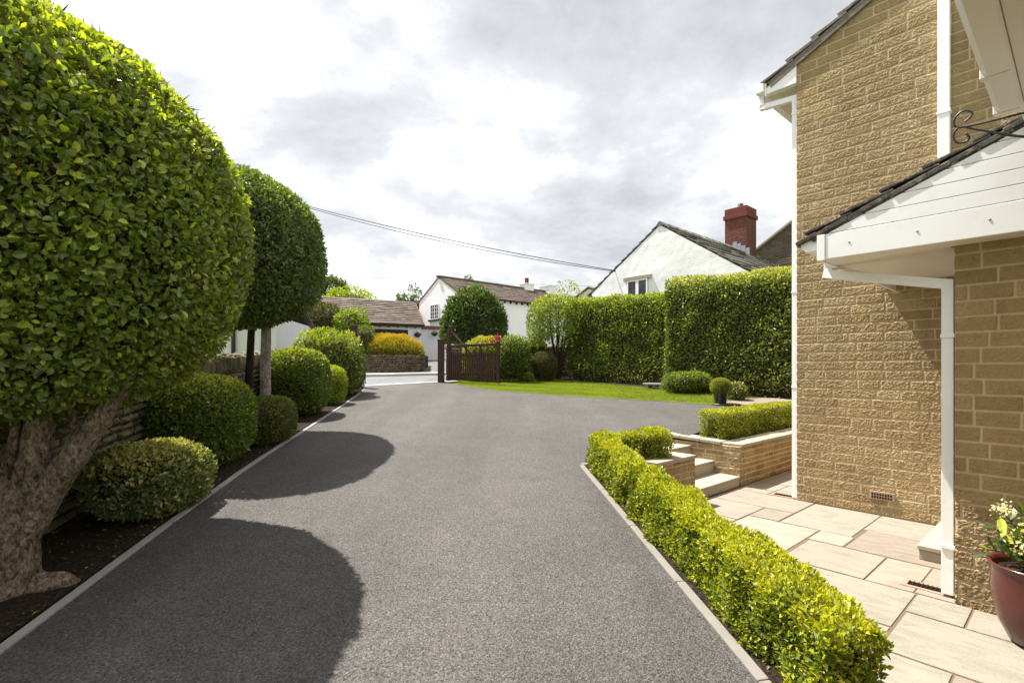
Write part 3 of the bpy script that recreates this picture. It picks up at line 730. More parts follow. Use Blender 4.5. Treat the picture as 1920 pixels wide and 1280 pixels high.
# side wall (towards the path) and return
w.face(0, 6, 0, Z_(3.56), .1084, [.215, .33, .34, .44], .009, .003, .002, .03, lambda s, h, z: np.stack([0 * s - h, s, z], -1), seed=6, nscale=20)
w.build('wall', M['house_stone'], HOUSE)
# pier / wing front and return
w = WM()
w.face(A_(-.62), A_(1.6), Z_(-1.70), Z_(.862), .1084, [.23, .335, .25, .23], .010, .005, .0082, .0058, lambda s, h, z: np.stack([s, B_(4.7) - h, z], -1), seed=8, warp=.0016, nscale=40)
w.face(B_(4.7), 0, Z_(-1.70), Z_(.95), .1084, [.215, .33, .34], .010, .003, .002, .03, lambda s, h, z: np.stack([A_(-.62) - h, s, z], -1), seed=9, nscale=20)
w.build('wing_wall', M['house_stone'], HOUSE)
# main roof: slab, verge slates
mb = MB(); cs = 1 / math.hypot(1, SL); sn_ = SL * cs
ev = np.array([-cs, 0, -sn_]); en = np.array([-sn_, 0, cs]); eu = np.array([0, 1., 0])
Lr = 4.2; top = np.array([A_(-2.80) + Lr * cs, -.055, Z_(VZ) + SL * (-2.80 + 2.41) + Lr * sn_ + .02])
slates(mb, top, eu, ev, en, 6.5, Lr, 13, (.30, .55), .036, .035, 3)
mb.hexa([top + en * -.085 + eu * .012, top + en * -.085 + eu * 6.4, top + en * -.085 + eu * 6.4 + ev * (Lr - .06), top + en * -.085 + eu * .012 + ev * (Lr - .06),
         top + en * .0 + eu * .012, top + en * .0 + eu * 6.4, top + eu * 6.4 + ev * (Lr - .06), top + eu * .012 + ev * (Lr - .06)], r=.6)
mb.build('roof', M['house_slate'], HOUSE)
# white boxed eave end + fascia + soffit
mb = MB(); x0 = A_(-2.77)
mb.profile([(x0, Z_(3.56)), (0, Z_(3.56)), (0, Z_(VZ) - .02), (x0, Z_(VZ - SL * .36) - .03)], 1, -.03, 0.0)
mb.box(x0 - .022, x0 - .001, -.03, 6.2, Z_(3.545), Z_(3.56 + .15))
mb.build('fascia', M['upvc'], HOUSE, bevel=.003)
mb = MB(); mb.box(x0, -.002, .002, 6.2, Z_(3.545), Z_(3.558)); mb.build('soffit', M['upvc_soffit'], HOUSE)
def gutter(mb, x0, x1, y0, y1, z0, z1, side=-1):   # square gutter along y with a stepped outer face
    d = (x1 - x0)
    prof = [(x0 + d * .25, z0), (x1, z0), (x1, z1), (x1 - .012, z1), (x1 - .012, z0 + .012), (x0 + d * .3, z0 + .012), (x0 + .014, z0 + (z1 - z0) * .45), (x0 + .014, z1), (x0, z1), (x0, z0 + (z1 - z0) * .42)]
    n = len(prof)
    mb.profile(prof, 1, y0, y1)
    mb.profile([(x0, z0 + (z1 - z0) * .42), (x0 + d * .25, z0), (x1, z0), (x1, z1 - .004), (x0, z1 - .004)], 1, y0 - .004, y0 - .001)
mb = MB(); gutter(mb, A_(-2.925), A_(-2.795), -.06, 6.2, Z_(3.60), Z_(3.705)); mb.build('gutter', M['upvc'], HOUSE, bevel=.002)
def dpipe(mb, pts, s=.065):
    for p, q in zip(pts[:-1], pts[1:]):
        p = np.array(p); q = np.array(q); mb.bar(p, q, s, s, (0, 1, 0))
mb = MB()
dpipe(mb, [(A_(-2.86), .07, Z_(3.61)), (A_(-2.86), .07, Z_(3.44))]); dpipe(mb, [(A_(-2.885), .0705, Z_(3.455)), (A_(-2.44), .0705, Z_(3.415))], .066); dpipe(mb, [(A_(-2.452), .07, Z_(3.45)), (A_(-2.452), .07, Z_(-1.64))], .064)
mb.build('downpipe', M['upvc'], HOUSE, bevel=.003)
for z in (3.2, .95, -.25): mb = MB(); mb.box(A_(-2.489), A_(-2.412), .033, .11, Z_(z), Z_(z) + .028); mb.build('pipe_clip', M['upvc'], HOUSE, bevel=.002)
# second downpipe on the gable, above the porch roof
mb = MB(); mb.bar((A_(-.985), -.06, Z_(1.45)), (A_(-.985), -.06, Z_(5.6)), .098, .075, (0, 1, 0)); mb.build('downpipe', M['upvc'], HOUSE, bevel=.004)
mb = MB(); mb.box(A_(-1.042), A_(-.928), -.104, -.012, Z_(2.62), Z_(2.65)); mb.build('pipe_clip', M['upvc'], HOUSE, bevel=.002)
# porch: fascia, boarding, soffit, roof, gutter, pipe
PF = 4.46; PSL = .411; pz0, pz1 = .853, 1.05
def pv(a): return 1.036 + PSL * (a + 1.48)
R0 = .55
mb = MB(); mb.box(A_(-1.36), A_(2.2), B_(PF), B_(PF) + .02, Z_(pz0), Z_(pz1) - .004)
mb.box(A_(-1.418), A_(-1.362), B_(PF) - .006, B_(PF) + .02, Z_(pz0 - .008), Z_(pz1 - .004)); mb.box(A_(-1.418), A_(-1.396), B_(PF) + .022, -.02, Z_(pz0 - .008), Z_(pz1 - .01))
mb.build('fascia', M['upvc'], HOUSE, bevel=.003)
for a_ in (-1.20, -.79, -.42):
    mb = MB(); mb.lathe([(0, 0), (.008, 0), (.006, .003), (0, .004)], n=10); sc_ = mb.build('screw', M['grey_metal'], HOUSE); sc_.location = (A_(a_), B_(PF) - .0005, Z_(.955)); sc_.rotation_euler = (math.pi / 2, 0, 0)
mb = MB(); z = pz1
while z < 1.80:
    zt = z + .098; zz = z
    am = max(-1.44 + (z - 1.036) / PSL + .03, -1.36); am2 = -1.44 + (zt - 1.036) / PSL + .03
    pts = [(A_(am), Z_(z + .002)), (A_(min(R0, 9) + .3), Z_(z + .002)), (A_(R0 + .3), Z_(zt - .003)), (A_(am2), Z_(zt - .003))]
    mb.profile(pts, 1, B_(PF) + .002, B_(PF) + .018); z = zt
mb.profile([(A_(-1.36), Z_(pz1)), (A_(R0), Z_(pz1)), (A_(R0), Z_(pv(R0) - .06))], 1, B_(PF) + .012, B_(PF) + .016)
mb.build('gable_board', M['upvc'], HOUSE, bevel=.0025)
mb = MB()
for k in range(8):
    b0 = PF + .022 + k * .3; b1 = min(b0 + .297, 6.86)
    if b0 < 6.8:
        z0_ = pz0 + .004 + .09 * max(0, (b0 - 4.7) / 2.16); z1_ = pz0 + .004 + .09 * max(0, (b1 - 4.7) / 2.16)
        x1_ = A_(2.2) if b0 < 4.55 else A_(-.635)
        if b0 < 4.55: mb.box(A_(-1.395), A_(2.2), B_(b0), B_(4.688), Z_(z0_), Z_(z0_) + .012); mb.box(A_(-1.395), A_(-.645), B_(4.69), B_(b1), Z_(z0_), Z_(z0_) + .012)
        else: mb.hexa([(A_(-1.395), B_(b0), Z_(z0_)), (x1_, B_(b0), Z_(z0_)), (x1_, B_(b1), Z_(z1_)), (A_(-1.395), B_(b1), Z_(z1_))] + [(A_(-1.395), B_(b0), Z_(z0_) + .012), (x1_, B_(b0), Z_(z0_) + .012), (x1_, B_(b1), Z_(z1_) + .012), (A_(-1.395), B_(b1), Z_(z1_) + .012)])
mb.build('soffit', M['upvc_soffit'], HOUSE)
mb = MB(); cs = 1 / math.hypot(1, PSL); sp = PSL * cs; ev = np.array([-cs, 0, -sp]); en = np.array([-sp, 0, cs])
Lp_ = (R0 + 1.50) / cs; top = np.array([A_(R0), B_(PF) - .004, Z_(pv(R0)) + .012])
slates(mb, top, eu, ev, en, 2.44, Lp_, 8, (.22, .5), .026, .03, 5, ragged=.02)
mb.hexa([top + en * -.05 + eu * .004, top + en * -.05 + eu * 2.44, top + en * -.05 + eu * 2.44 + ev * (Lp_ - .03), top + en * -.05 + eu * .004 + ev * (Lp_ - .03),
         top + eu * .004, top + eu * 2.44, top + eu * 2.44 + ev * (Lp_ - .03), top + eu * .004 + ev * (Lp_ - .03)], r=.2)
for k in range(16):                      # mortar and verge stones showing between the slates
    v = Lp_ * (k + random.random()) / 16; l = random.uniform(.08, .22)
    p = top + ev * v + en * random.uniform(-.03, -.005) + eu * random.uniform(-.004, .0)
    mb.hexa([p + en * -.012, p + en * -.012 + eu * .1, p + en * -.012 + eu * .1 + ev * l, p + en * -.012 + ev * l, p + en * .02, p + en * .02 + eu * .1, p + en * .02 + eu * .1 + ev * l, p + en * .02 + ev * l])
mb.build('porch_roof', M['porch_slate'], HOUSE, bevel=.004)
mb = MB(); gutter(mb, A_(-1.545), A_(-1.42), B_(PF) + .03, -.02, Z_(.935), Z_(1.025)); mb.build('gutter', M['upvc'], HOUSE, bevel=.002)
mb = MB(); dpipe(mb, [(A_(-1.48), B_(4.95), Z_(.94)), (A_(-1.48), B_(4.95), Z_(.80))]); dpipe(mb, [(A_(-1.51), B_(4.951), Z_(.815)), (A_(-.64), B_(4.80), Z_(.600))], .07); dpipe(mb, [(A_(-.672), B_(4.80), Z_(.635)), (A_(-.672), B_(4.80), Z_(-1.63))], .068)
mb.build('downpipe', M['upvc'], HOUSE, bevel=.003)
for z in (.22, -1.30): mb = MB(); mb.box(A_(-.711), A_(-.63), B_(4.757), B_(4.842), Z_(z), Z_(z) + .028); mb.build('pipe_clip', M['upvc'], HOUSE, bevel=.002)
# the wing's eave above the porch, seen from below
mb = MB()
gutter(mb, A_(-.375), A_(-.262), B_(2.0), B_(4.2), Z_(1.515), Z_(1.60)); mb.box(A_(-.372), A_(-.264), B_(4.20), B_(4.21), Z_(1.515), Z_(1.6))
mb.build('gutter', M['upvc_soffit'], HOUSE, bevel=.004)
for b in (4.16, 3.60): mb = MB(); mb.box(A_(-.379), A_(-.257), B_(b), B_(b) + .05, Z_(1.511), Z_(1.603)); mb.build('gutter_joint', M['upvc_soffit'], HOUSE, bevel=.004)
mb = MB(); mb.box(A_(-.26), A_(-.240), B_(2.0), B_(4.32), Z_(1.49), Z_(1.66)); mb.build('fascia', M['upvc_soffit'], HOUSE, bevel=.003)
mb = MB(); mb.box(A_(-.238), A_(-.08), B_(2.0), B_(4.3), Z_(1.50), Z_(1.512)); mb.box(A_(-.078), A_(.12), B_(2.0), B_(4.3), Z_(1.50), Z_(1.512)); mb.build('soffit', M['upvc_soffit'], HOUSE)
mb = MB(); mb.hexa([(A_(-.275), B_(2.0), Z_(1.625)), (A_(1.6), B_(2.0), Z_(2.45)), (A_(1.6), B_(4.4), Z_(2.45)), (A_(-.275), B_(4.4), Z_(1.625)), (A_(-.275), B_(2.0), Z_(1.685)), (A_(1.6), B_(2.0), Z_(2.51)), (A_(1.6), B_(4.4), Z_(2.51)), (A_(-.275), B_(4.4), Z_(1.685))]); mb.build('wing_roof', M['house_slate'], HOUSE)
mb = MB(); mb.box(A_(.12), A_(.35), B_(2.0), B_(4.69), Z_(-1.75), Z_(1.50)); mb.build('side_wall', M['house_stone'], HOUSE)
# air brick with holes, drain trim
mb = MB(); x0, x1 = A_(-1.645), A_(-1.41); zt, zb = Z_(-1.385), Z_(-1.475)
mb.box(x0, x1, -.026, .0, zb, zt); 
for i in range(8):
    for j in range(2):
        xx = x0 + .022 + i * (x1 - x0 - .044) / 7.6; zz = zb + .016 + j * .034
        mb.box(xx, xx + .016, -.029, -.02, zz, zz + .022, 1)
mb.build('air_brick', [plain('buff_clay', (.36, .265, .175), .85, .2, .2, 20, .001), M['dark_hole']], HOUSE, bevel=.001)
# doorway side panel on the return wall
mb = MB(); mb.box(A_(-.66), A_(-.645), B_(5.5), B_(6.45), Z_(-1.5), Z_(.55)); mb.build('door', M['frame_white'], HOUSE, bevel=.004)

# door step
t = thing('door_step', 'plain pale stone step by the porch, between the gable wall and the downpipe', 'step', (*ab(-.8, 6.2), PATIO), HROT)
mb = MB(); mb.box(-.17, .16, -.66, .64, 0, .085, r=.3); mb.box(-.18, .16, -.675, .64, .087, .125, r=.6); mb.build('slab', M['step'], t, bevel=.006)
# drains
def drain(a, b, label, rot=0):
    t = thing('drain_cover', label, 'drain', (*ab(a, b), PATIO), HROT, 'gully drains in the patio')
    mb = MB(); mb.box(-.15, .15, -.075, .075, -.02, .006); mb.build('frame', M['clay'], t, bevel=.002)
    mb = MB(); mb.box(-.115, .115, -.045, .045, .0061, .0075, 1)
    for k in range(9): mb.bar((-.11 + k * .027, -.045, .011), (-.11 + k * .027, .045, .011), .007, .006)
    mb.bar((-.115, 0, .012), (.115, 0, .012), .008, .007)
    mb.build('grate', [M['black_iron'], M['dark_hole']], t)
drain(-.80, 4.86, 'terracotta framed black gully grate in the paving at the foot of the porch downpipe')
drain(-2.60, 6.98, 'small black gully grate in the paving at the foot of the house corner downpipe')

# hanging basket bracket
t = thing('basket_bracket', 'black wrought iron scroll bracket for a hanging basket, fixed under the eaves', 'bracket', (*ab(.12, 4.05), 1.45), HROT)
mb = MB(); k = .93
def br(u, v, b=4.05):
    x = (u - 960) / F; tt = b / (x * BX[0] + BX[1]); X = x * tt; return (AX[0] * X + AX[1] * tt - .12, 0, (HZ - v) / F * tt - 1.45)
def curve(pts, r, n=8):
    P = [np.array(p, float) for p in pts]; outp = []
    for i in range(len(P) - 1):
        p0, p1, p2, p3 = P[max(i - 1, 0)], P[i], P[i + 1], P[min(i + 2, len(P) - 1)]
        for s in np.linspace(0, 1, n, endpoint=False):
            outp.append(.5 * (2 * p1 + (p2 - p0) * s + (2 * p0 - 5 * p1 + 4 * p2 - p3) * s * s + (3 * p1 - p0 - 3 * p2 + p3) * s ** 3))
    outp.append(P[-1]); mb.tube(outp, r, 8)
curve([br(1809, 229), br(1818, 221), br(1823, 213), br(1816, 208), br(1803, 210), br(1791, 221), br(1789, 233), br(1798, 239), br(1830, 234), br(1880, 222), br(1925, 211), br(1990, 196)], .0062)
curve([br(1811, 250), br(1817, 258), br(1811, 266), br(1796, 268), br(1788, 259), br(1791, 246), br(1803, 238), br(1830, 243), br(1860, 248), br(1890, 254), br(1925, 258), br(1990, 268)], .0062)
for i in range(9):
    p = np.array(br(1862 + i * 14, 249.5 + i * 1.7)); q = np.array(br(1876 + i * 14, 251.2 + i * 1.7)); mb.bar(p, q, .013, .005, (0, math.sin(i * 1.1), math.cos(i * 1.1)))
mb.bar(br(1990, 170), br(1990, 300), .03, .008, (0, 1, 0))
mb.build('scroll', M['black_iron'], t)

# red pot with plant
pc = ab(-.02, 4.12); pc = np.array([px(1956, 1100, 3.0)[0], 3.0])
t = thing('plant_pot', 'large dark red glazed pot standing on the patio against the stone wall', 'plant pot', (*pc, PATIO))
mb = MB(); hgt = .47
prof = [(0, .0), (.12, 0), (.15, .02), (.195, .12), (.222, .24), (.232, .34), (.228, .42), (.236, .455), (.246, .468), (.240, .478), (.222, .470), (.212, .44), (.208, .42), (0, .415)]
mb.lathe(prof, n=60, lob=lambda a, z: .022 * abs(math.sin(a * 2.5 + .3)) * min(1, z / .2)); mb.build('pot', M['pot_glaze'], t)
mb = MB(); mb.lathe([(.209, .425), (.12, .44), (0, .45)], n=24); mb.build('compost', M['soil'], t)
t2 = thing('pot_plant', 'leafy green plant with clusters of cream flowers growing in the red pot', 'plant', (*pc, PATIO + .42))
P = []; Nn = []
stems = MB()
for k in range(26):
    an = rng.random() * 6.28; l = .16 + .22 * rng.random(); tip = np.array([math.cos(an) * l * .8, math.sin(an) * l * .8, .07 + .27 * rng.random()])
    stems.tube([(0, 0, -.02), tip * .5 + np.array([0, 0, .05]), tip], [.006, .004, .003], 5)
    for s in np.linspace(.35, 1, 9): P.append(tip * s + np.array([0, 0, .1 * s * (1 - s)])); Nn.append(nrm(tip + rng.normal(size=3) * .12))
stems.build('stem', M['bark_dark'], t2)
foliage('leaves', t2, 'laurel', np.array(P), np.array(Nn), .095, .42, out_=.5, up=.15, spread=.6, depth=.0, lump=.01, detail=1, young=.12, seed=51)
for k in range(16):
    an = rng.random() * 6.28; l = .10 + .2 * rng.random(); c = np.array([math.cos(an) * l, math.sin(an) * l, .18 + .17 * rng.random()]); P = c + rng.normal(size=(34, 3)) * .022
    foliage('flower_cluster', t2, 'cream_flower', P, nrm(P), .017, .8, out_=.6, up=.5, spread=.8, depth=0, lump=0, young=.4, seed=52)

# ================================================================ left side: trees, bushes, dry stone wall
t = thing('dry_stone_wall', 'old dark dry stone wall with upright coping stones behind the left bed', 'stone wall', (*wall_pts[2], zg(4.0)))
o0 = np.array(t.location); segL = np.concatenate([[0], np.cumsum(np.linalg.norm(np.diff(WPt, axis=0), axis=1))])
def wxy(s): return np.stack([np.interp(s, segL, WPt[:, 0]), np.interp(s, segL, WPt[:, 1])], -1)
def wmap(s, h, z):
    p = wxy(s); return np.stack([p[:, 0] + h - o0[0] - z * .04, p[:, 1] - .12 * h - o0[1], z + zga(p[:, 1]) - o0[2]], -1)
w = WM(); HW = .98
w.face(2.0, segL[-1], -.02, HW, (.04, .10), (.09, .27), .016, .035, .018, .014, wmap, seed=41, warp=.032, jitter=.04, nscale=9)
s_ = np.arange(2.0, segL[-1], .5)
for a, b in zip(s_[:-1], s_[1:]):
    pa, pb = wxy(np.array([a]))[0], wxy(np.array([b]))[0]
    q = [(pa[0] + .03, pa[1]), (pb[0] + .03, pb[1]), (pb[0] - .38, pb[1]), (pa[0] - .38, pa[1])]
    w.quad([(x - o0[0] - .03, y - o0[1], zg(y) + HW - .01 - o0[2]) for x, y in q])
    w.quad([(q[3][0] - o0[0], q[3][1] - o0[1], zg(q[3][1]) - .1 - o0[2]), (q[2][0] - o0[0], q[2][1] - o0[1], zg(q[2][1]) - .1 - o0[2]), (q[2][0] - o0[0], q[2][1] - o0[1], zg(q[2][1]) + HW - o0[2]), (q[3][0] - o0[0], q[3][1] - o0[1], zg(q[3][1]) + HW - o0[2])])
w.build('wall', M['dry_stone'], t)
def rocks(specs, name, m, parent, o0, seed=1):
    Vs, Qs, ss, nn = [], [], [], 0; r = np.random.default_rng(seed)
    for c, rad, rz in specs:
        V, Q = blob_core(rad, 4.2, 1.0, 18, 10, .0); V = V * (1 + .16 * (fnoise(V, 9, int(r.integers(999)), 2)[:, None] - .5) * 2)
        cz, sz = math.cos(rz), math.sin(rz); V = np.stack([V[:, 0] * cz - V[:, 1] * sz, V[:, 0] * sz + V[:, 1] * cz, V[:, 2]], -1)
        Vs.append(V + np.array(c) - o0); Qs.append(Q + nn); ss.append(np.full(len(V), r.random())); nn += len(V)
    V = np.concatenate(Vs); s = np.concatenate(ss)
    return raw(name, V, [np.concatenate(Qs)], m, parent, None, {'stone': s, 'joint': s * 0})
sp = []; s = 2.2
while s < segL[-1] - .1:
    wd = random.uniform(.07, .16); p = wxy(np.array([s]))[0]; h = random.uniform(.10, .15)
    sp.append(((p[0] - .17, p[1], zg(p[1]) + HW + h * .7), (.17, wd * .62, h), random.uniform(-.2, .2))); s += wd * 1.05
rocks(sp, 'coping_stones', M['dry_stone'], t, o0, 3)

# --- first tree
C1 = np.array([-3.53, 3.42, .97]); tb = np.array([-3.15, 3.18, zg(3.18)])
t = thing('clipped_tree', 'huge domed clipped evergreen with broad leaves and a thick gnarled trunk, nearest on the left', 'tree', tuple(tb))
def limb(pts, rad, seed, nseg=26, n=44, flare=0., rough=.10):
    pts = np.array(pts, float); tt = np.linspace(0, 1, len(pts)); u = np.linspace(0, 1, nseg)
    c = np.stack([np.interp(u, tt, pts[:, k]) for k in range(3)], -1)
    for _ in range(3): c[1:-1] = (c[:-2] + 2 * c[1:-1] + c[2:]) / 4
    r = np.interp(u, np.linspace(0, 1, len(rad)), rad)
    d = nrm(np.gradient(c, axis=0)); a = nrm(np.cross(d, np.array([.2, 1., .1]))); b = np.cross(d, a)
    th = np.linspace(0, 2 * np.pi, n, endpoint=False)
    q = np.stack([np.cos(th)[None].repeat(nseg, 0) * 1.2, np.sin(th)[None].repeat(nseg, 0) * 1.2, (u * np.linalg.norm(pts[-1] - pts[0]) * 4)[:, None].repeat(n, 1)], -1)
    k = 1 + rough * 2.0 * (fnoise(q, 1.6, seed, 3) - .5) * 2 + rough * .9 * (fnoise(q, 9., seed + 3, 3) - .5)
    if flare: k = k + flare * np.exp(-u * 7)[:, None] * (.6 + .9 * np.abs(np.sin(th * 2.5 + seed)))[None]
    V = c[:, None] + (a[:, None] * np.cos(th)[None, :, None] + b[:, None] * np.sin(th)[None, :, None]) * (r[:, None] * k)[..., None]
    i = np.arange(nseg - 1)[:, None] * n; j = np.arange(n)[None]; j2 = (j + 1) % n
    return V.reshape(-1, 3), np.stack([i + j, i + j2, i + n + j2, i + n + j], -1).reshape(-1, 4)
def limbs(name, parent, m, specs):
    Vs, Qs, n = [], [], 0
    for s in specs:
        V, Q = limb(*s[0], **s[1]); Vs.append(V); Qs.append(Q + n); n += len(V)
    return raw(name, np.concatenate(Vs), [np.concatenate(Qs)], m, parent, smooth=True)
limbs('trunk', t, M['bark'], [
    (([(-.04, 0, -.08), (.0, .0, .1), (.01, .02, .35), (.03, .03, .58), (.03, .05, .74)], [.165, .132, .122, .11, .03], 3), dict(flare=.75, nseg=60, n=96, rough=.12)),
    (([(.05, .04, .36), (.19, .08, .64), (.34, .14, .92), (.48, .22, 1.20), (.56, .34, 1.45)], [.10, .09, .074, .056, .04], 5), dict(nseg=30, rough=.09)),
    (([(.02, .05, .42), (.09, .05, .74), (.13, .06, 1.0), (.06, .1, 1.55)], [.105, .09, .075, .055], 6), dict(nseg=26, rough=.09)),
    (([(-.05, .0, .42), (-.13, -.02, .8), (-.25, -.06, 1.15), (-.42, -.1, 1.6)], [.11, .095, .08, .055], 7), dict(nseg=26, rough=.09)),
    (([(.08, .04, .02), (.19, .02, .03), (.29, .06, .035), (.34, .10, .0)], [.09, .065, .055, .03], 8), dict(nseg=16, rough=.18)),
    (([(-.05, .05, .8), (.05, .0, 1.1), (.10, -.03, 1.35)], [.035, .022, .014], 9), dict(nseg=12, n=16)),
    (([(.28, .16, .95), (.26, .12, 1.2), (.38, .12, 1.5)], [.03, .018, .012], 9), dict(nseg=12, n=16)),
    (([(.15, .1, .75), (.10, .04, 1.0), (.20, .0, 1.3)], [.03, .02, .012], 11), dict(nseg=12, n=16))])
r1 = (1.51, 1.53, 1.35)
P, N = blob_pts(140000, r1, 2.25)
P2, N2 = blob_pts(5000, (1.25, 1.25, 1.15), 2.2); lowm = P2[:, 2] < -.4
P = np.concatenate([P, P2[lowm]]); N = np.concatenate([N, N2[lowm]])
keep = (fnoise(P, 4.5, 77, 3) > .37) | (rng.random(len(P)) < .4); P, N = P[keep], N[keep]
cv, cq = blob_core((r1[0], r1[1], r1[2]), 2.25, .84, 60, 40, .05)
off = C1 - tb
foliage('crown', t, 'griselinia', P + off, N, .042, .66, out_=.5, up=.30, spread=.85, depth=.20, lump=.05, lscale=4.0, detail=1, young=.16, ytop=1.4, core=(cv + off, cq), face=.6, seed=61, fold=.2, sizevar=.5)
sel = rng.random(len(P)) < .055
foliage('twigs', t, 'twig_brown', P[sel] + off, N[sel], .085, .07, out_=.6, up=.5, spread=.8, depth=.12, lump=.05, lscale=4.0, young=.1, seed=63, fold=.3, sizevar=.5)
# --- second tree
C2 = np.array([-4.05, 7.55, .0]); g2 = zg(7.9)
t = thing('clipped_tree', 'second domed clipped evergreen with one pale and one dark slim trunk, behind the huge one', 'tree', (-3.9, 7.95, g2))
o2 = np.array([-3.9, 7.95, g2])
xt = lambda u, Y: (u - 960) / F * Y
limbs('trunk', t, M['bark_pale'], [(([(xt(497, 7.9) + 3.9, -.05, -.05), (xt(497.5, 7.9) + 3.9, -.05, .9), (xt(499, 7.9) + 3.9, -.04, 1.9)], [.085, .078, .07], 2), dict(nseg=30, n=28, rough=.03))])
limbs('trunk', t, M['bark_dark'], [(([(xt(461, 8.1) + 3.9, .15, -.05), (xt(466, 8.1) + 3.9, .15, .7), (xt(474, 8.1) + 3.9, .13, 1.9)], [.072, .062, .05], 3), dict(nseg=30, n=24, rough=.06))])
zb = .62; ztp = 2.73; r2 = (1.16, 1.50, (ztp - zb) / 2); c = np.array([-4.05, 7.30, (ztp + zb) / 2]) - o2
P, N = blob_pts(44000, r2, 2.5); cv, cq = blob_core(r2, 2.5, .86, 48, 32, .05)
foliage('crown', t, 'privet', P + c, N, .060, .55, out_=.35, up=.15, spread=.75, depth=.14, lump=.05, lscale=2.2, young=.05, ytop=3.0, core=(cv + c, cq), face=.8, seed=62)

# --- bushes in the bed
bush('clipped_bush', 'low rounded bush with cream-edged variegated leaves, nearest bush in the left bed', 'bush', 0, 4.52, (.40, .52), .60, 'variegated', .042, 12000, 2.8, X=-3.22, young=.22, ytop=1.2, depth=.07, lump=.03, seed=71, aspect=.62, face=.8)
bush('clipped_bush', 'tall rounded green bush against the dry stone wall, behind the low variegated bush', 'bush', 0, 6.05, (.50, .56), 1.06, 'euonymus', .042, 22000, 2.9, X=-3.70, young=.07, ytop=4.0, depth=.08, lump=.03, seed=72, aspect=.62, face=.8)
bush('clipped_bush', 'small dull green dome bush beside the kerb, at the foot of the pale tree trunk', 'bush', 0, 7.2, (.35, .40), .66, 'lonicera', .030, 13000, 2.8, X=-3.50, young=.18, depth=.06, lump=.02, seed=73, face=.8)
bush('clipped_bush', 'large upright ball bush with golden tips, just beyond the pale tree trunk', 'bush', 0, 9.7, (.55, .58), 1.28, 'euonymus', .046, 18000, 3.0, X=-4.11, young=.07, ytop=4.0, depth=.08, lump=.03, seed=74, face=.8)
bush('clipped_bush', 'narrow yellow-green bush squeezed between the ball bush and the laurel', 'bush', 0, 11.3, (.27, .34), .85, 'lime', .034, 7000, 2.8, X=-4.0, young=.75, depth=.06, lump=.03, seed=75)
bush('laurel_bush', 'wide glossy dark laurel with yellow-green new shoots on top', 'bush', 0, 12.75, (.82, .72), 1.58, 'laurel', .085, 9000, 2.6, X=-4.62, young=.12, ytop=3.6, depth=.2, lump=.16, lscale=3, out_=.5, up=.7, spread=.6, aspect=.42, seed=76, face=.5)
bush('clipped_bush', 'slim dark green bush at the kerb end by the road, last in the left bed', 'bush', 0, 13.5, (.22, .30), 1.12, 'laurel', .045, 5000, 3.0, X=-4.16, young=.08, depth=.06, lump=.03, seed=77, aspect=.5)
# litter on the soil
def litter():
    n = 1500; y = rng.random(n) ** 1.3 * 10 + 1.8; x = np.array([kerb_x(v) for v in y]) - .05 - rng.random(n) ** 1.4 * .8 + np.where(rng.random(n) < .05, 1., 0) * (.1 + .9 * rng.random(n) ** 2 + .8 * rng.random(n))
    n2 = 260; s = rng.random(n2); q = E0[None] + ed[None] * (s * 4.6)[:, None] + eperp[None] * (.05 + .14 * rng.random(n2))[:, None]
    P = np.column_stack([np.concatenate([x, q[:, 0]]), np.concatenate([y, q[:, 1]])]); P = np.column_stack([P, zga(P[:, 1]) + .02]); n = len(P)
    D = nrm(rng.normal(size=(n, 3)) * np.array([1, 1, .25])); Nn = nrm(UP + rng.normal(size=(n, 3)) * .35)
    L = .010 + .034 * rng.random(n) ** 3
    V, T, k = leaf_geo(P, D, Nn, L, L * .5, 0, .3)
    o = raw('leaf_litter', V, [T], M['litter'], None, {'rnd': np.repeat(rng.random(n), k), 'young': np.repeat(np.where(rng.random(n) < .12, .9, 0), k)}); props(o, kind='stuff', label='dead leaves and bark chips scattered on the soil beds')
litter()

# ================================================================ gate
def post(name, label, x, y, w, h, cat='gate post', group=None):
    t = thing(name, label, cat, (x, y, zg(y)), math.radians(8), group); mb = MB(); mb.box(-w / 2, w / 2, -w / 2, w / 2, -.1, h); mb.build('shaft', M['gate_wood'], t, bevel=.008)
    mb = MB(); mb.hexa([(-w * .56, -w * .56, h + .001), (w * .56, -w * .56, h + .001), (w * .56, w * .56, h + .001), (-w * .56, w * .56, h + .001)] + [(-w * .5, -w * .5, h + .05), (w * .5, -w * .5, h + .05), (w * .5, w * .5, h + .05), (-w * .5, w * .5, h + .05)]); mb.build('cap', M['gate_wood'], t, bevel=.005); return t
GY = 16.55
post('gate_post', 'thick square brown gate post the open gate hangs from, at the road edge', xt(827, GY), GY, .22, 1.35, group='gate posts')
post('gate_post', 'lone dark gate post with a cap behind the laurel, left of the planter wall', xt(664, 15.0), 15.0, .2, 1.78, group='gate posts')
G0 = np.array([xt(842, 16.45), 16.45]); G1 = np.array([xt(934, 15.55), 15.55]); gz = zg(16.3)
t = thing('timber_gate', 'brown timber picket gate standing open over the lawn edge, with raised hinge post and brace', 'gate', (*G0, gz))
gd = G1 - G0; GL = np.linalg.norm(gd); gd = gd / GL
def gpt(s, z): return (gd[0] * s, gd[1] * s, z)
zt_r = (HZ - 648) / F * 16.1 - gz; zpk = (HZ - 661) / F * 16.1 - gz
mb = MB(); mb.bar(gpt(0, .12), gpt(0, (HZ - 618) / F * 16.45 - gz), .11, .10, (gd[0], gd[1], 0)); mb.bar(gpt(-.0, 1.62), gpt(.06, (HZ - 611) / F * 16.45 - gz), .10, .10, (gd[0], gd[1], 0)); mb.build('hinge_post', M['gate_wood'], t, bevel=.006)
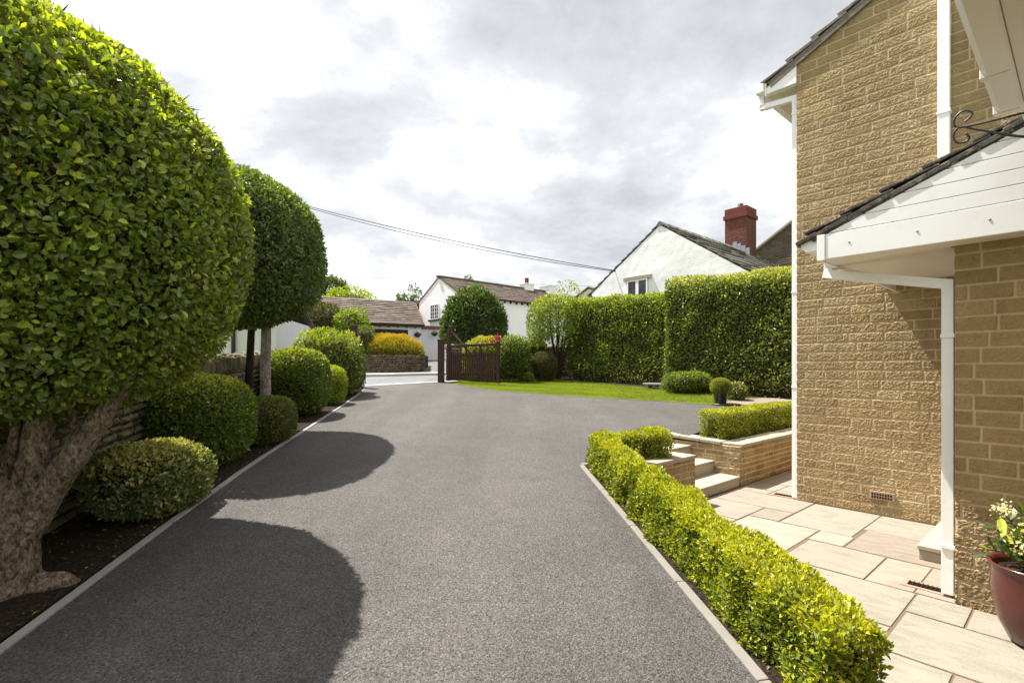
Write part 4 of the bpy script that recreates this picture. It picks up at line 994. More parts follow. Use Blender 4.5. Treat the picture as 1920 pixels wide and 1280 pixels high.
mb = MB(); mb.bar(gpt(GL, .02), gpt(GL, (HZ - 640) / F * 15.55 - gz), .10, .09, (gd[0], gd[1], 0)); mb.build('end_post', M['gate_wood'], t, bevel=.006)
mb = MB(); mb.bar(gpt(.055, zt_r), gpt(GL - .05, zt_r + .02), .09, .075); mb.build('top_rail', M['gate_wood'], t, bevel=.005)
mb = MB(); mb.bar(gpt(.055, zpk - .10), gpt(GL - .05, zpk - .10), .05, .075); mb.build('middle_rail', M['gate_wood'], t, bevel=.004)
mb = MB(); mb.bar(gpt(.055, .28), gpt(GL - .05, .26), .05, .09); mb.build('bottom_rail', M['gate_wood'], t, bevel=.004)
mb = MB(); mb.bar(gpt(.04, 1.70), gpt(GL * .47, zpk - .06), .055, .06); mb.build('brace', M['gate_wood'], t, bevel=.004)
for s in (GL * .36, GL * .66):
    mb = MB(); mb.bar(gpt(s, zpk - .13), gpt(s, zt_r - .03), .045, .05, (gd[0], gd[1], 0)); mb.build('baluster', M['gate_wood'], t, bevel=.003)
npk = 21
for i in range(npk):
    s = .10 + i * (GL - .22) / (npk - 1); mb = MB(); fw = np.array([-gd[1], gd[0]]) * -.045
    zt = zpk + random.uniform(-.012, .012); zb_ = .14 - .10 * i / npk
    p = np.array(gpt(s, zb_)) + np.array([*fw, 0]); q = np.array(gpt(s, zt)) + np.array([*fw, 0]); mb.bar(p, q, .058, .02, (gd[1], -gd[0], 0)); mb.build('picket', M['gate_wood'], t, bevel=.004)
mb = MB(); mb.tube([gpt(GL + .03, -.16), gpt(GL + .03, .35)], .011, 8); mb.build('drop_bolt', M['black_iron'], t)

# ================================================================ planting beyond the lawn
# boundary wall behind the gate
b0 = np.array([xt(836, 17.2), 17.2]); b1 = np.array([3.2, 19.2]); bd_ = nrm(b1 - b0)
t = thing('boundary_wall', 'low brown dry stone boundary wall seen through the open gate and the shrubs', 'stone wall', (*b0, zg(17.2)))
w = WM(); w.face(0, np.linalg.norm(b1 - b0), 0, 1.10, (.06, .11), (.14, .4), .014, .03, .015, .025, lambda s, h, z: np.stack([bd_[0] * s + bd_[1] * h, bd_[1] * s - bd_[0] * h, z + .0 * s], -1), seed=44, warp=.014, jitter=.03, nscale=9)
Lb = np.linalg.norm(b1 - b0); e_ = np.array([-bd_[1], bd_[0]]) * .35; w.quad([(0, 0, 1.095), (*(bd_ * Lb), 1.095), (*(bd_ * Lb + e_), 1.095), (*e_, 1.095)])
w.build('wall', M['planter_stone'], t)
rocks([((b0[0] + bd_[0] * s + e_[0] * .5, b0[1] + bd_[1] * s + e_[1] * .5, zg(17.2) + 1.15), (.09, .17, .09), .4) for s in np.arange(.1, Lb, .17)], 'coping_stones', M['planter_stone'], t, np.array([*b0, zg(17.2)]), 5)
bush('yellow_shrub', 'yellow-green loose shrub directly behind the open gate', 'bush', 903, 16.95, (.66, .42), 1.50, 'yellow_shrub', .06, 6500, 2.4, young=.35, depth=.15, lump=.10, seed=81, ck=.7)
bush('flowering_shrub', 'crimson flowering shrub poking up beside the gate end post', 'bush', 931, 17.0, (.22, .2), 1.52, 'red_flower', .06, 1500, 2.2, young=.3, depth=.1, lump=.06, seed=82, base=.8, ck=.6)
bush('camellia_bush', 'upright glossy camellia bush on the lawn edge, right of the gate', 'bush', 965, 16.6, (.52, .45), 1.52, 'laurel', .075, 6500, 2.5, young=.10, ytop=2.5, depth=.14, lump=.10, lscale=3, seed=83, aspect=.5, ck=.8)
bush('clipped_bush', 'dull green ball bush at the back of the lawn, left of the tall hedge', 'bush', 1020, 16.9, (.46, .45), .98, 'olive', .035, 9000, 2.5, young=.08, depth=.07, lump=.03, seed=84)
bush('small_plant', 'tiny bright leafy plant at the lawn edge between camellia and ball bush', 'plant', 992, 16.4, (.16, .14), .32, 'lime', .045, 900, 2.2, young=.2, depth=.06, seed=85)
bush('pale_shrub', 'light green feathery shrub behind the boundary wall, left of the bare-stemmed tree', 'bush', 1004, 18.4, (.40, .3), 1.42, 'lime', .06, 2500, 2.2, young=.3, depth=.12, lump=.08, base=.7, seed=86)
# multi-stemmed small tree
Yt = 17.6; bx = xt(1045, Yt); t = thing('multi_stem_tree', 'small tree with several bare brown stems and a sparse clipped crown beside the hedge', 'tree', (bx, Yt, zg(Yt)))
sp = []
for k in range(8):
    an = -2.2 + k * .62; rr = .75 * (.55 + .45 * random.random()); sp.append((([(.05 * math.cos(an), .05 * math.sin(an), -.05), (rr * .25 * math.cos(an), rr * .25 * math.sin(an), .7), (rr * .7 * math.cos(an), rr * .6 * math.sin(an), 1.5), (rr * math.cos(an), rr * .8 * math.sin(an), 2.35)], [.05, .04, .028, .012], k), dict(nseg=14, n=10, rough=.05)))
limbs('trunk', t, M['bark_dark'], sp)
c = np.array([xt(1043, Yt) - bx, 0, 1.95]); P, N = blob_pts(10000, (1.02, .9, .98), 2.6); keep = (P[:, 2] > -.85) & (fnoise(P, 2.2, 5, 2) > .30); P, N = P[keep], N[keep]
foliage('crown', t, 'hedge', P + c, N, .085, .5, out_=.5, up=.5, spread=.7, depth=.55, lump=.08, young=.16, ytop=1.5, seed=87)

# ================================================================ tall hedges
zh = lambda x, y: zg(y) + .25 * 0
p_ = lambda s, o=0.: HL0 + HD * s + BX * (.55 + o)
TH = hedge('tall_hedge', 'long tall clipped green hedge along the back of the lawn, lower and lighter section', [p_(.15), p_(4.7)], 1.1, 2.80, 'hedge', .078, 40000, zh, e=5., out_=.5, up=.35, spread=.7, depth=.2, lump=.13, lscale=1.6, young=.12, ytop=2.5, aspect=.5, seed=91, face=.8)
TH2 = hedge('tall_hedge', 'darker taller section of clipped hedge with pale cream tips, nearest the house', [p_(4.15, -.12), p_(9.6, -.12)], 1.35, 3.14, 'hedge_dark', .078, 60000, zh, e=4.5, out_=.5, up=.3, spread=.7, depth=.22, lump=.14, lscale=1.5, young=.08, ytop=6.0, aspect=.5, seed=92, face=.8)
tl = np.array(TH2.location)
q = gp(1398, 746) + BX * .42; limbs('stem', TH2, M['bark'], [(([(q[0] - tl[0] + .25, q[1] - tl[1] + .1, zg(q[1]) - tl[2] - .1), (q[0] - tl[0] + .25, q[1] - tl[1] + .12, zg(q[1]) - tl[2] + .35), (q[0] - tl[0] + .3, q[1] - tl[1] + .2, zg(q[1]) - tl[2] + .8)], [.11, .10, .09], 4), dict(nseg=14, n=18))])
bush('low_bush', 'low dark green mound at the foot of the tall hedge, by the bench', 'bush', 1288, 13.35, (.62, .42), .55, 'hedge', .05, 6000, 2.6, young=.08, depth=.08, lump=.04, seed=93)
# bench slab
t = thing('stone_bench', 'low grey stone slab bench in the shade under the hedge', 'bench', (xt(1229, 14.35), 14.35, zg(14.35)), HROT)
mb = MB(); mb.box(-.34, .34, -.13, .13, .13, .18); mb.build('seat', M['kerb'], t, bevel=.008)
for x in (-.24, .24):
    mb = MB(); mb.box(x - .06, x + .06, -.1, .1, -.02, .129); mb.build('leg', M['kerb'], t, bevel=.006)
# pot with ball
q = gp(1351, 758); t = thing('plant_pot', 'small tapered navy pot at the lawn corner on pale paving', 'plant pot', (*q, zg(q[1]) + .012))
mb = MB(); mb.lathe([(0, 0), (.105, 0), (.115, .015), (.160, .235), (.172, .24), (.172, .262), (.155, .262), (.150, .235), (0, .23)], n=36); mb.build('pot', M['pot_dark'], t)
P, N = blob_pts(7000, (.215, .215, .185), 2.4); cv, cq = blob_core((.215, .215, .185), 2.4, .82, 24, 14); c = np.array([0, 0, .39])
t2 = thing('ball_plant', 'golden-brown clipped ball plant growing in the navy pot', 'plant', (*q, zg(q[1]) + .27))
foliage('foliage', t2, 'yellow_shrub', P + c - np.array([0, 0, .26]), N, .022, .5, young=.1, depth=.03, lump=.012, core=(cv + c - np.array([0, 0, .26]), cq), seed=94)
bush('low_bush', 'small yellowish bushy plant beside the navy pot', 'plant', 1380, 11.9, (.24, .22), .42, 'variegated', .045, 1700, 2.2, young=.25, depth=.09, lump=.05, seed=95)
# ================================================================ across the road
def atd(u, v, Y): return px(u, v, Y)
# pale outbuilding behind the left wall
t = thing('outbuilding', 'pale rendered outbuilding with a dark drainpipe glimpsed behind the dry stone wall', 'building', (xt(518, 13.6), 13.6, zg(13.6)), math.radians(8))
mb = MB(); mb.box(-5, 0, 0, 3.5, -.2, 2.05); mb.build('wall', M['render_grey'], t)
mb = MB(); mb.profile([(-.15, 2.0), (1.75, 2.9), (3.65, 2.0), (3.65, 2.08), (1.75, 2.99), (-.15, 2.08)], 0, -5.1, .1); mb.build('roof', M['far_slate'], t)
mb = MB(); mb.tube([(xt(444, 13.6) - xt(518, 13.6), -.06, 0), (xt(444, 13.6) - xt(518, 13.6), -.06, 2.0)], .05, 10); mb.build('downpipe', M['dark_wood'], t)
# planter wall: curved
pl = [px(640, 700, 24.4)[:2], px(672, 700, 23.6)[:2], px(705, 700, 23.0)[:2], px(730, 700, 22.9)[:2], px(780, 700, 23.1)[:2], px(795.5, 700, 23.3)[:2], px(797, 700, 24.6)[:2]]
PLp = np.array(pl); pls = np.concatenate([[0], np.cumsum(np.linalg.norm(np.diff(PLp, axis=0), axis=1))])
t = thing('planter_wall', 'curved brown dry stone planter wall across the road, below the golden bush', 'stone wall', (*PLp[3], zg(22.9)))
o0 = np.array([*PLp[3], zg(22.9)])
sm_s = np.linspace(0, pls[-1], 120); smx = np.interp(sm_s, pls, PLp[:, 0]); smy = np.interp(sm_s, pls, PLp[:, 1])
for _ in range(14):
    smx[1:-1] = (smx[:-2] + smx[2:] + 2 * smx[1:-1]) / 4; smy[1:-1] = (smy[:-2] + smy[2:] + 2 * smy[1:-1]) / 4
tx = np.gradient(smx); ty = np.gradient(smy); tl_ = np.hypot(tx, ty); nxn = ty / tl_; nyn = -tx / tl_
def pmap(s, h, z):
    return np.stack([np.interp(s, sm_s, smx) + np.interp(s, sm_s, nxn) * h - o0[0], np.interp(s, sm_s, smy) + np.interp(s, sm_s, nyn) * h - o0[1], z - 0 * s], -1)
w = WM(); w.face(0, pls[-1], -.15, .86, (.05, .09), (.10, .26), .022, .035, .018, .020, pmap, seed=46, warp=.016, jitter=.035, nscale=9)
w.build('wall', M['planter_stone'], t)
mb = MB(); mb.prism([(x - o0[0], y - o0[1]) for x, y in zip(smx[::6], smy[::6])] + [(PLp[-1][0] - o0[0], 2.6), (PLp[0][0] - o0[0], 2.6)], .0, .84); mb.build('soil', M['soil'], t)
P0 = px(733, 660, 24.3); t = thing('golden_bush', 'broad golden orange clipped bush spilling over the curved planter wall', 'bush', (P0[0], 24.3, zg(22.9) + .8))
rr = (1.62, 1.1, .98); P, N = blob_pts(26000, rr, 2.25); keep = P[:, 2] > -.05; P, N = P[keep], N[keep]; cv, cq = blob_core(rr, 2.7, .86)
P[:, 2] += .05; foliage('foliage', t, 'golden', P, N, .10, .26, out_=.6, up=.9, spread=.55, depth=.2, lump=.10, young=.10, ytop=4.5, core=(cv, cq), seed=101)
bush('olive_bush', 'large dull olive domed bush across the road, left of the lime bush', 'bush', 588, 25.5, (1.75, 1.3), 3.2, 'olive', .13, 8000, 2.5, young=.06, depth=.2, lump=.1, seed=102)
bush('lime_bush', 'bright lime green rounded bush in front of the garage roof', 'bush', 660, 24.8, (.92, .8), 2.9, 'lime', .13, 5000, 2.4, young=.12, depth=.25, lump=.2, seed=103)
bush('pale_shrub', 'light green spreading shrub below the lime bush, beside the planter', 'bush', 678, 23.9, (.75, .6), 2.05, 'far_tree', .12, 2600, 2.3, young=.35, depth=.2, lump=.15, base=.5, seed=104, aspect=.4)
# yew dome with trunk
Yy = 22.5; t = thing('yew_dome', 'dense dark green clipped yew dome in front of the white cottage', 'tree', (xt(889, Yy), Yy, zg(Yy)))
rr = (1.42, 1.35, 2.45); P, N = blob_pts(30000, rr, 2.3); keep = P[:, 2] > 0; P, N = P[keep], N[keep]; cv, cq = blob_core(rr, 2.5, .88); cq = cq[(cv[cq][:, :, 2].min(1) > -.15)]
zb0 = px(889, 642, Yy)[2] - zg(Yy); zt0 = px(889, 540, Yy)[2] - zg(Yy); k = (zt0 - zb0) / 2.45
P[:, 2] *= k; cv = cv.copy(); cv[:, 2] *= k; c = np.array([0, 0, zb0])
foliage('crown', t, 'yew', P + c, N, .17, .34, out_=.6, up=.1, spread=.8, depth=.30, lump=.17, lscale=2.8, sizevar=.5, young=.12, ytop=2.0, core=(cv + c, cq), seed=105)
limbs('trunk', t, M['bark_dark'], [(([(0, 0, -.1), (0, 0, .7), (.05, 0, zb0 + .5)], [.16, .13, .12], 5), dict(nseg=12, n=14))])

# cottage (local x along a, y along b)
CB = np.array([xt(864, 28.7), 28.7]); CZ = zg(28.7) - .35
t = thing('white_cottage', 'white rendered two-storey cottage with a brown stone slate roof, across the road', 'house', (*CB, CZ), HROT)
gw, LC = 4.5, 9.7; ez = 4.15 - CZ; az = 5.42 - CZ
mb = MB(); mb.profile([(-gw, 0), (0, 0), (0, ez), (-gw / 2, az), (-gw, ez)], 1, 0, LC); mb.build('wall', M['render'], t)
mb = MB(); slp = math.atan2(az - ez, gw / 2); ev = np.array([math.cos(slp), 0, -math.sin(slp)]); en = np.array([math.sin(slp), 0, math.cos(slp)]); eu = np.array([0, 1., 0])
top = np.array([-gw / 2, -.03, az + .05]); Lr = (gw / 2 + .14) / math.cos(slp)
slates(mb, top, eu, ev, en, LC + .2, Lr, 15, (.25, .55), .025, .022, 21); mb.hexa([top + en * -.06, top + eu * (LC + .2) + en * -.06, top + eu * (LC + .2) + ev * Lr + en * -.06, top + ev * Lr + en * -.06, top, top + eu * (LC + .2), top + eu * (LC + .2) + ev * Lr, top + ev * Lr])
ev2 = ev * np.array([-1, 1, 1]); en2 = en * np.array([-1, 1, 1]); mb.hexa([top + en2 * -.05, top + eu * (LC + .2) + en2 * -.05, top + eu * (LC + .2) + ev2 * Lr + en2 * -.05, top + ev2 * Lr + en2 * -.05, top + en2 * .03, top + eu * (LC + .2) + en2 * .03, top + eu * (LC + .2) + ev2 * Lr + en2 * .03, top + ev2 * Lr + en2 * .03])
mb.box(-gw / 2 - .14, -gw / 2 + .14, -.12, LC + .1, az + .03, az + .12); roof = mb.build('roof', M['far_slate'], t)
for i in range(20): mb = MB(); mb.box(.001, .13, .3 + i * .48, .38 + i * .48, ez - .20, ez - .06); mb.build('rafter_end', M['dark_wood'], t)
mb = MB(); mb.box(.10, .19, -.05, LC, ez - .10, ez - .005); mb.build('gutter', M['dark_wood'], t)
def window(parent, cx, cz, w_, h_, axis, face, nx, nz, sill=True, s=-1, bar=.035):
    mb = MB()
    def bx_(mb, u0, u1, z0, z1, d0, d1, m=0):
        if axis == 'x': mb.box(u0, u1, min(face + s * d0, face + s * d1), max(face + s * d0, face + s * d1), z0, z1, m)
        else: mb.box(min(face + s * d0, face + s * d1), max(face + s * d0, face + s * d1), u0, u1, z0, z1, m)
    u0, u1, z0, z1 = cx - w_ / 2, cx + w_ / 2, cz - h_ / 2, cz + h_ / 2; f = .055
    bx_(mb, u0, u0 + f, z0, z1, .001, .04); bx_(mb, u1 - f, u1, z0, z1, .001, .04); bx_(mb, u0 + f, u1 - f, z0, z0 + f, .001, .04); bx_(mb, u0 + f, u1 - f, z1 - f, z1, .001, .04)
    for i in range(1, nx):
        x = u0 + i * w_ / nx; bw = bar * (1.5 if nx % 2 == 0 and i == nx // 2 else .7); bx_(mb, x - bw / 2, x + bw / 2, z0 + f, z1 - f, .002, .034)
    for i in range(1, nz):
        z = z0 + i * h_ / nz; bx_(mb, u0 + f, u1 - f, z - bar * .35, z + bar * .35, .003, .030)
    fr = mb.build('window', M['frame_white'], parent)
    mb = MB(); bx_(mb, u0 + .01, u1 - .01, z0 + .01, z1 - .01, .0, .012); mb.build('pane', M['glass'], fr)
    if sill: mb = MB(); bx_(mb, u0 - .14, u1 + .14, z0 - .10, z0 - .002, .001, .11); mb.build('sill', M['dark_wood'], fr)
window(t, -gw + 1.80, (HZ - 582) / F * 30 - CZ, .95, .92, 'x', 0, 4, 4)
window(t, 3.0, (HZ - 585) / F * 32 - CZ, .42, .95, 'y', 0, 1, 2, s=1)
mb = MB(); mb.tube([(-gw / 2 + .9, -.02, ez - .15), (-gw / 2 + .9, .01, ez - .15)], .09, 12); mb.build('vent', M['render_grey'], t)
mb = MB(); cy = 7.2; mb.box(-gw / 2 - .3, -gw / 2 + .3, cy - .4, cy + .4, az - .5, az + .34); mb.box(-gw / 2 - .36, -gw / 2 + .36, cy - .46, cy + .46, az + .341, az + .41); ch = mb.build('chimney', M['render'], t)
mb = MB(); mb.lathe([(.15, az + .411), (.13, az + .74), (.16, az + .75), (.16, az + .81), (.11, az + .81), (.1, az + .5)], (-gw / 2, cy), 14); mb.build('chimney_pot', M['red_clay'], ch)
mb = MB(); cy = LC - .45; mb.box(-gw / 2 - .5, -gw / 2 + .5, cy - .35, cy + .35, az - .6, az + .42); mb.box(-gw / 2 - .56, -gw / 2 + .56, cy - .4, cy + .4, az + .421, az + .5); mb.build('chimney', M['render'], t)

# garage
gdv = nrm(np.array([.89, .454])); grot = math.atan2(gdv[1], gdv[0]); GB = np.array([xt(790, 28.0), 28.0]); GZ = zg(28) - .2
t = thing('white_garage', 'long low white garage with brown slate roof and dark door, behind the golden bush', 'garage', (*GB, GZ), grot)
ge = (HZ - 608) / F * 28 - GZ; gr = (HZ - 567) / F * 29.9 - GZ; LG = 7.0; gdp = 4.0
mb = MB(); mb.profile([(0, 0), (gdp, 0), (gdp, ge), (gdp / 2, gr - .08), (0, ge)], 0, -LG, 0); mb.build('wall', M['render'], t)
mb = MB(); slp = math.atan2(gr - ge, gdp / 2); ev = np.array([0, -math.cos(slp), -math.sin(slp)]); en = np.array([0, -math.sin(slp), math.cos(slp)]); eu = np.array([1., 0, 0])
top = np.array([-LG - .12, gdp / 2, gr]); Lr = (gdp / 2 + .2) / math.cos(slp)
slates(mb, top, eu, ev, en, LG + .3, Lr, 14, (.25, .55), .025, .024, 22); mb.hexa([top + en * -.06, top + eu * (LG + .3) + en * -.06, top + eu * (LG + .3) + ev * Lr + en * -.06, top + ev * Lr + en * -.06, top, top + eu * (LG + .3), top + eu * (LG + .3) + ev * Lr, top + ev * Lr])
ev2 = ev * np.array([1, -1, 1]); en2 = en * np.array([1, -1, 1]); mb.hexa([top + en2 * -.06, top + eu * (LG + .3) + en2 * -.06, top + eu * (LG + .3) + ev2 * Lr + en2 * -.06, top + ev2 * Lr + en2 * -.06, top + en2 * .02, top + eu * (LG + .3) + en2 * .02, top + eu * (LG + .3) + ev2 * Lr + en2 * .02, top + ev2 * Lr + en2 * .02])
mb.build('roof', M['far_slate'], t)
mb = MB(); mb.box(-LG, .12, -.24, -.14, ge - .13, ge - .04); mb.build('gutter', M['dark_wood'], t)
for i in range(14): mb = MB(); mb.box(-.4 - i * .48, -.32 - i * .48, -.13, -.001, ge - .22, ge - .08); mb.build('rafter_end', M['dark_wood'], t)
mb = MB(); mb.box(-3.6, -.75, -.03, -.001, 0, ge - .33)
for i in range(9): mb.box(-3.55 + i * .31, -3.30 + i * .31, -.04, -.031, .1, ge - .40)
mb.build('door', M['dark_wood'], t)
# link wall with brown beam
LW = 1.5; t = thing('link_wall', 'grey white wall with a brown beam on top joining the garage to the cottage', 'wall', (*GB, GZ), grot)
lh = (HZ - 617) / F * 28.3 - GZ
mb = MB(); mb.box(.002, LW, .25, .45, 0, lh); mb.build('wall', M['render_grey'], t)
mb = MB(); mb.box(.002, LW + .2, .2, .5, lh + .001, lh + .20); mb.build('beam', plain('brown_beam', (.16, .06, .04), .7, .3, .2, 10), t)
def basket(u, v, Y, label, m):
    p = px(u, v, Y); t = thing('hanging_basket', label, 'hanging basket', tuple(p), grot, 'baskets on the garage walls')
    mb = MB(); mb.lathe([(0, -.16), (.10, -.14), (.19, -.04), (.21, .03), (.19, .03), (0, .0)], n=18); mb.build('bowl', M['black_iron'], t)
    P, N = blob_pts(260, (.19, .19, .12), 2.); keep = P[:, 2] > -.02; foliage('foliage', t, m, P[keep], N[keep], .06, .5, depth=.04, lump=.03, seed=110)
    mb = MB(); mb.bar((0, 0, .02), (0, .24, .25), .015, .015); mb.build('bracket', M['black_iron'], t)
basket(783, 627, 27.7, 'dark bowl basket on the white garage wall, nearer the garage door', 'far_tree'); basket(815, 625, 28.3, 'dark green trailing basket on the grey link wall', 'far_tree')
# small red-roofed extension between garage and cottage
RB = px(785, 600, 31.5); t = thing('red_roof_extension', 'small extension with a red tiled roof between garage and cottage', 'building', (RB[0], 31.5, zg(31.5)), grot)
rz = zg(31.5); e1 = (HZ - 592) / F * 31.5 - rz; e2 = (HZ - 569) / F * 32.5 - rz
mb = MB(); mb.box(-2.2, .1, 0, 2.2, 0, e1); mb.build('wall', M['render_cream'], t)
mb = MB(); ss = math.atan2(e2 - e1, 1.1); slates(mb, (-2.3, 1.1, e2), (1, 0, 0), (0, -math.cos(ss), -math.sin(ss)), (0, -math.sin(ss), math.cos(ss)), 2.45, 1.3 / math.cos(ss), 6, (.25, .35), .025, .02, 23)
mb.hexa([(-2.3, -.2, e1 - .12), (.15, -.2, e1 - .12), (.15, 1.1, e2 - .06), (-2.3, 1.1, e2 - .06), (-2.3, -.2, e1 - .06), (.15, -.2, e1 - .06), (.15, 1.1, e2), (-2.3, 1.1, e2)]); mb.build('roof', M['red_tile'], t)

# right-hand white house behind the hedge
HBp = ab(-14.6, 17.6) ; HBp = ab(-7.73, 17.6); HZr = zg(17.4)
t = thing('white_house', 'white rendered house with stone slate roof and red chimney, behind the tall hedge', 'house', (*HBp, HZr), HROT)
gw = 6.87; ez = 3.33 - HZr; az = 5.64 - HZr; LC = 8.2
def rough_gable():
    xs = np.linspace(-gw, 0, 90); zs = np.linspace(0, 1, 60); X, Zt = np.meshgrid(xs, zs); hgt = ez + (az - ez) * (1 - np.abs(X + gw / 2) / (gw / 2)); Z = Zt * hgt
    p3 = np.stack([X, Z, X * 0], -1); Yv = -.045 * (fnoise(p3, 1.3, 5, 3) - .5) - .02
    nx = 90; i = np.arange(59)[:, None] * nx; j = np.arange(89)[None]
    return np.stack([X, Yv, Z], -1).reshape(-1, 3), np.stack([i + j, i + j + 1, i + nx + j + 1, i + nx + j], -1).reshape(-1, 4)
V, Q = rough_gable(); mb = MB(); mb.profile([(-gw, 0), (0, 0), (0, ez), (-gw / 2, az), (-gw, ez)], 1, .06, LC)
nb = len(V); V = np.concatenate([V, np.array(mb.v)])
raw('wall', V, [Q] + [np.array([f]) + nb for f in mb.f], M['render'], t, smooth=False)
mb = MB(); slp = math.atan2(az - ez, gw / 2); eu = np.array([0, 1., 0]); ev = np.array([math.cos(slp), 0, -math.sin(slp)]); en = np.array([math.sin(slp), 0, math.cos(slp)])
top = np.array([-gw / 2, -.035, az + .04]); Lr = (gw / 2 + .25) / math.cos(slp)
slates(mb, top, eu, ev, en, LC, Lr, 9, (.5, 1.1), .045, .05, 24, ragged=.03); mb.hexa([top + en * -.08 + eu * .05, top + eu * LC + en * -.08, top + eu * LC + ev * Lr + en * -.08, top + ev * Lr + en * -.08 + eu * .05, top + eu * .05, top + eu * LC, top + eu * LC + ev * Lr, top + ev * Lr + eu * .05])
ev2 = ev * np.array([-1, 1, 1]); en2 = en * np.array([-1, 1, 1])
slates(mb, top, eu, ev2, en2, LC, Lr, 12, (.5, 1.1), .04, .05, 25, ragged=.04)
mb.hexa([top + en2 * -.08 + eu * .05, top + eu * LC + en2 * -.08, top + eu * LC + ev2 * Lr + en2 * -.08, top + ev2 * Lr + en2 * -.08 + eu * .05, top + eu * .05, top + eu * LC, top + eu * LC + ev2 * Lr, top + ev2 * Lr + eu * .05])
for i in range(14): mb.hexa([(-gw / 2 - .2, -.05 + i * .6, az - .03), (-gw / 2 - .2, .42 + i * .6, az - .03), (-gw / 2 + .2, .42 + i * .6, az - .03), (-gw / 2 + .2, -.05 + i * .6, az - .03), (-gw / 2 - .02, -.05 + i * .6, az + .15), (-gw / 2 - .02, .42 + i * .6, az + .15), (-gw / 2 + .02, .42 + i * .6, az + .15), (-gw / 2 + .02, -.05 + i * .6, az + .15)])
rf = mb.build('roof', M['right_slate'], t)
# window with stone lintel
wu = ab(0, 0); ua = lambda u: (lambda x: (lambda tt: AX[0] * x * tt + AX[1] * tt)(17.55 / (x * BX[0] + BX[1])))((u - 960) / F)
wc = ua(1195) + 7.73; wz0 = (HZ - 562) / F * 21.3 - HZr; wz1 = (HZ - 533) / F * 21.3 - HZr
window(t, wc, (wz0 + wz1) / 2, .98, wz1 - wz0 + .2, 'x', -.045, 2, 1, False, bar=.09)
mb = MB(); mb.box(wc - .66, wc + .66, -.10, -.03, wz1 + .10, wz1 + .24); mb.build('lintel', M['coping'], t)
# brick chimney
cy = 7.0; cw = .52; w = WM(); zt = az + 1.95; zb_ = az - .6
for sgn, (dx_, dy_) in enumerate([((1, 0), (0, -1)), ((0, 1), (1, 0)), ((-1, 0), (0, 1)), ((0, -1), (-1, 0))]):
    o_ = np.array([-gw / 2, cy]) + np.array(dy_) * cw - np.array(dx_) * cw
    w.face(0, 2 * cw, zb_, zt, .075, [.22, .22, .11], .012, .004, .003, .019, (lambda o_, dx_, dy_: (lambda s, h, z: np.stack([o_[0] + dx_[0] * s + dy_[0] * h, o_[1] + dx_[1] * s + dy_[1] * h, z], -1)))(o_, dx_, dy_), seed=70 + sgn)
    w.quad([(-gw / 2 - cw, cy - cw, zt), (-gw / 2 + cw, cy - cw, zt), (-gw / 2 + cw, cy + cw, zt), (-gw / 2 - cw, cy + cw, zt)])
ch = w.build('chimney', M['red_brick'], t)
mb = MB(); x_ = -gw / 2
mb.box(x_ - cw - .07, x_ + cw + .07, cy - cw - .07, cy + cw + .07, zt - .42, zt - .22); mb.box(x_ - cw - .02, x_ + cw + .02, cy - cw - .02, cy + cw + .02, zt - .21, zt + .1); mb.box(x_ - cw + .15, x_ + cw - .15, cy - cw + .15, cy + cw - .15, zt + .101, zt + .16); mb.build('chimney_cap', M['red_clay'], ch, bevel=.02)
mb = MB(); mb.lathe([(.13, zt + .16), (.12, zt + .38), (.09, zt + .38), (.09, zt + .2)], (x_, cy), 14); mb.build('chimney_pot', M['dark_wood'], ch)
mb = MB()
for i in range(6): mb.box(x_ + cw + .001 if 0 else x_ - cw + i * .2, x_ - cw + i * .2 + .19, cy - cw - .035, cy - cw - .012, az + .12 - abs(-cw + i * .2 + .1) * .68 - .06, az + .42 - abs(-cw + i * .2 + .1) * .68)
mb.build('flashing', M['grey_metal'], ch)
# dark stone house beyond
q = px(1405, 560, 27.); t = thing('stone_cottage', 'dark gritstone gable end with a stone slate verge, beyond the red chimney', 'house', (q[0], 27., zg(27)), HROT)
gz0 = zg(27); zl_ = (HZ - 478) / F * 27 - gz0
w = WM(); w.face(-.3, 4.2, 0, zl_ + 2.6, .11, (.22, .5), .014, .012, .008, .03, lambda s, h, z: np.stack([s, -h, z], -1), seed=77, warp=.004, top=lambda x: zl_ + .62 * x - .1, nscale=12); w.build('wall', M['dark_gritstone'], t)
mb = MB(); mb.hexa([(-.5, -.15, zl_ - .38), (4.2, -.15, zl_ + 2.54), (4.2, 5, zl_ + 2.54), (-.5, 5, zl_ - .38), (-.5, -.15, zl_ - .26), (4.2, -.15, zl_ + 2.66), (4.2, 5, zl_ + 2.66), (-.5, 5, zl_ - .26)]); mb.build('roof', M['coping'], t, bevel=.01)
mb = MB(); mb.box(-.28, 4.2, .01, 5, 0, zl_ - .4); mb.build('side_wall', M['dark_gritstone'], t)
# tiny far gable
q = px(1104, 560, 44.); t = thing('far_house', 'tiny cream gable of a distant house left of the white house', 'house', (q[0], 44., zg(44)), HROT)
gz0 = zg(44); a_ = (HZ - 541) / F * 44 - gz0
mb = MB(); mb.profile([(-2, 0), (2, 0), (2, a_ - .95), (0, a_), (-2, a_ - .95)], 1, 0, 6); mb.build('wall', M['render_cream'], t)
mb = MB(); mb.profile([(-2.2, a_ - .98), (0, a_ + .06), (2.2, a_ - .98), (2.2, a_ - .86), (0, a_ + .18), (-2.2, a_ - .86)], 1, -.1, 6.1); mb.build('roof', M['far_slate'], t)

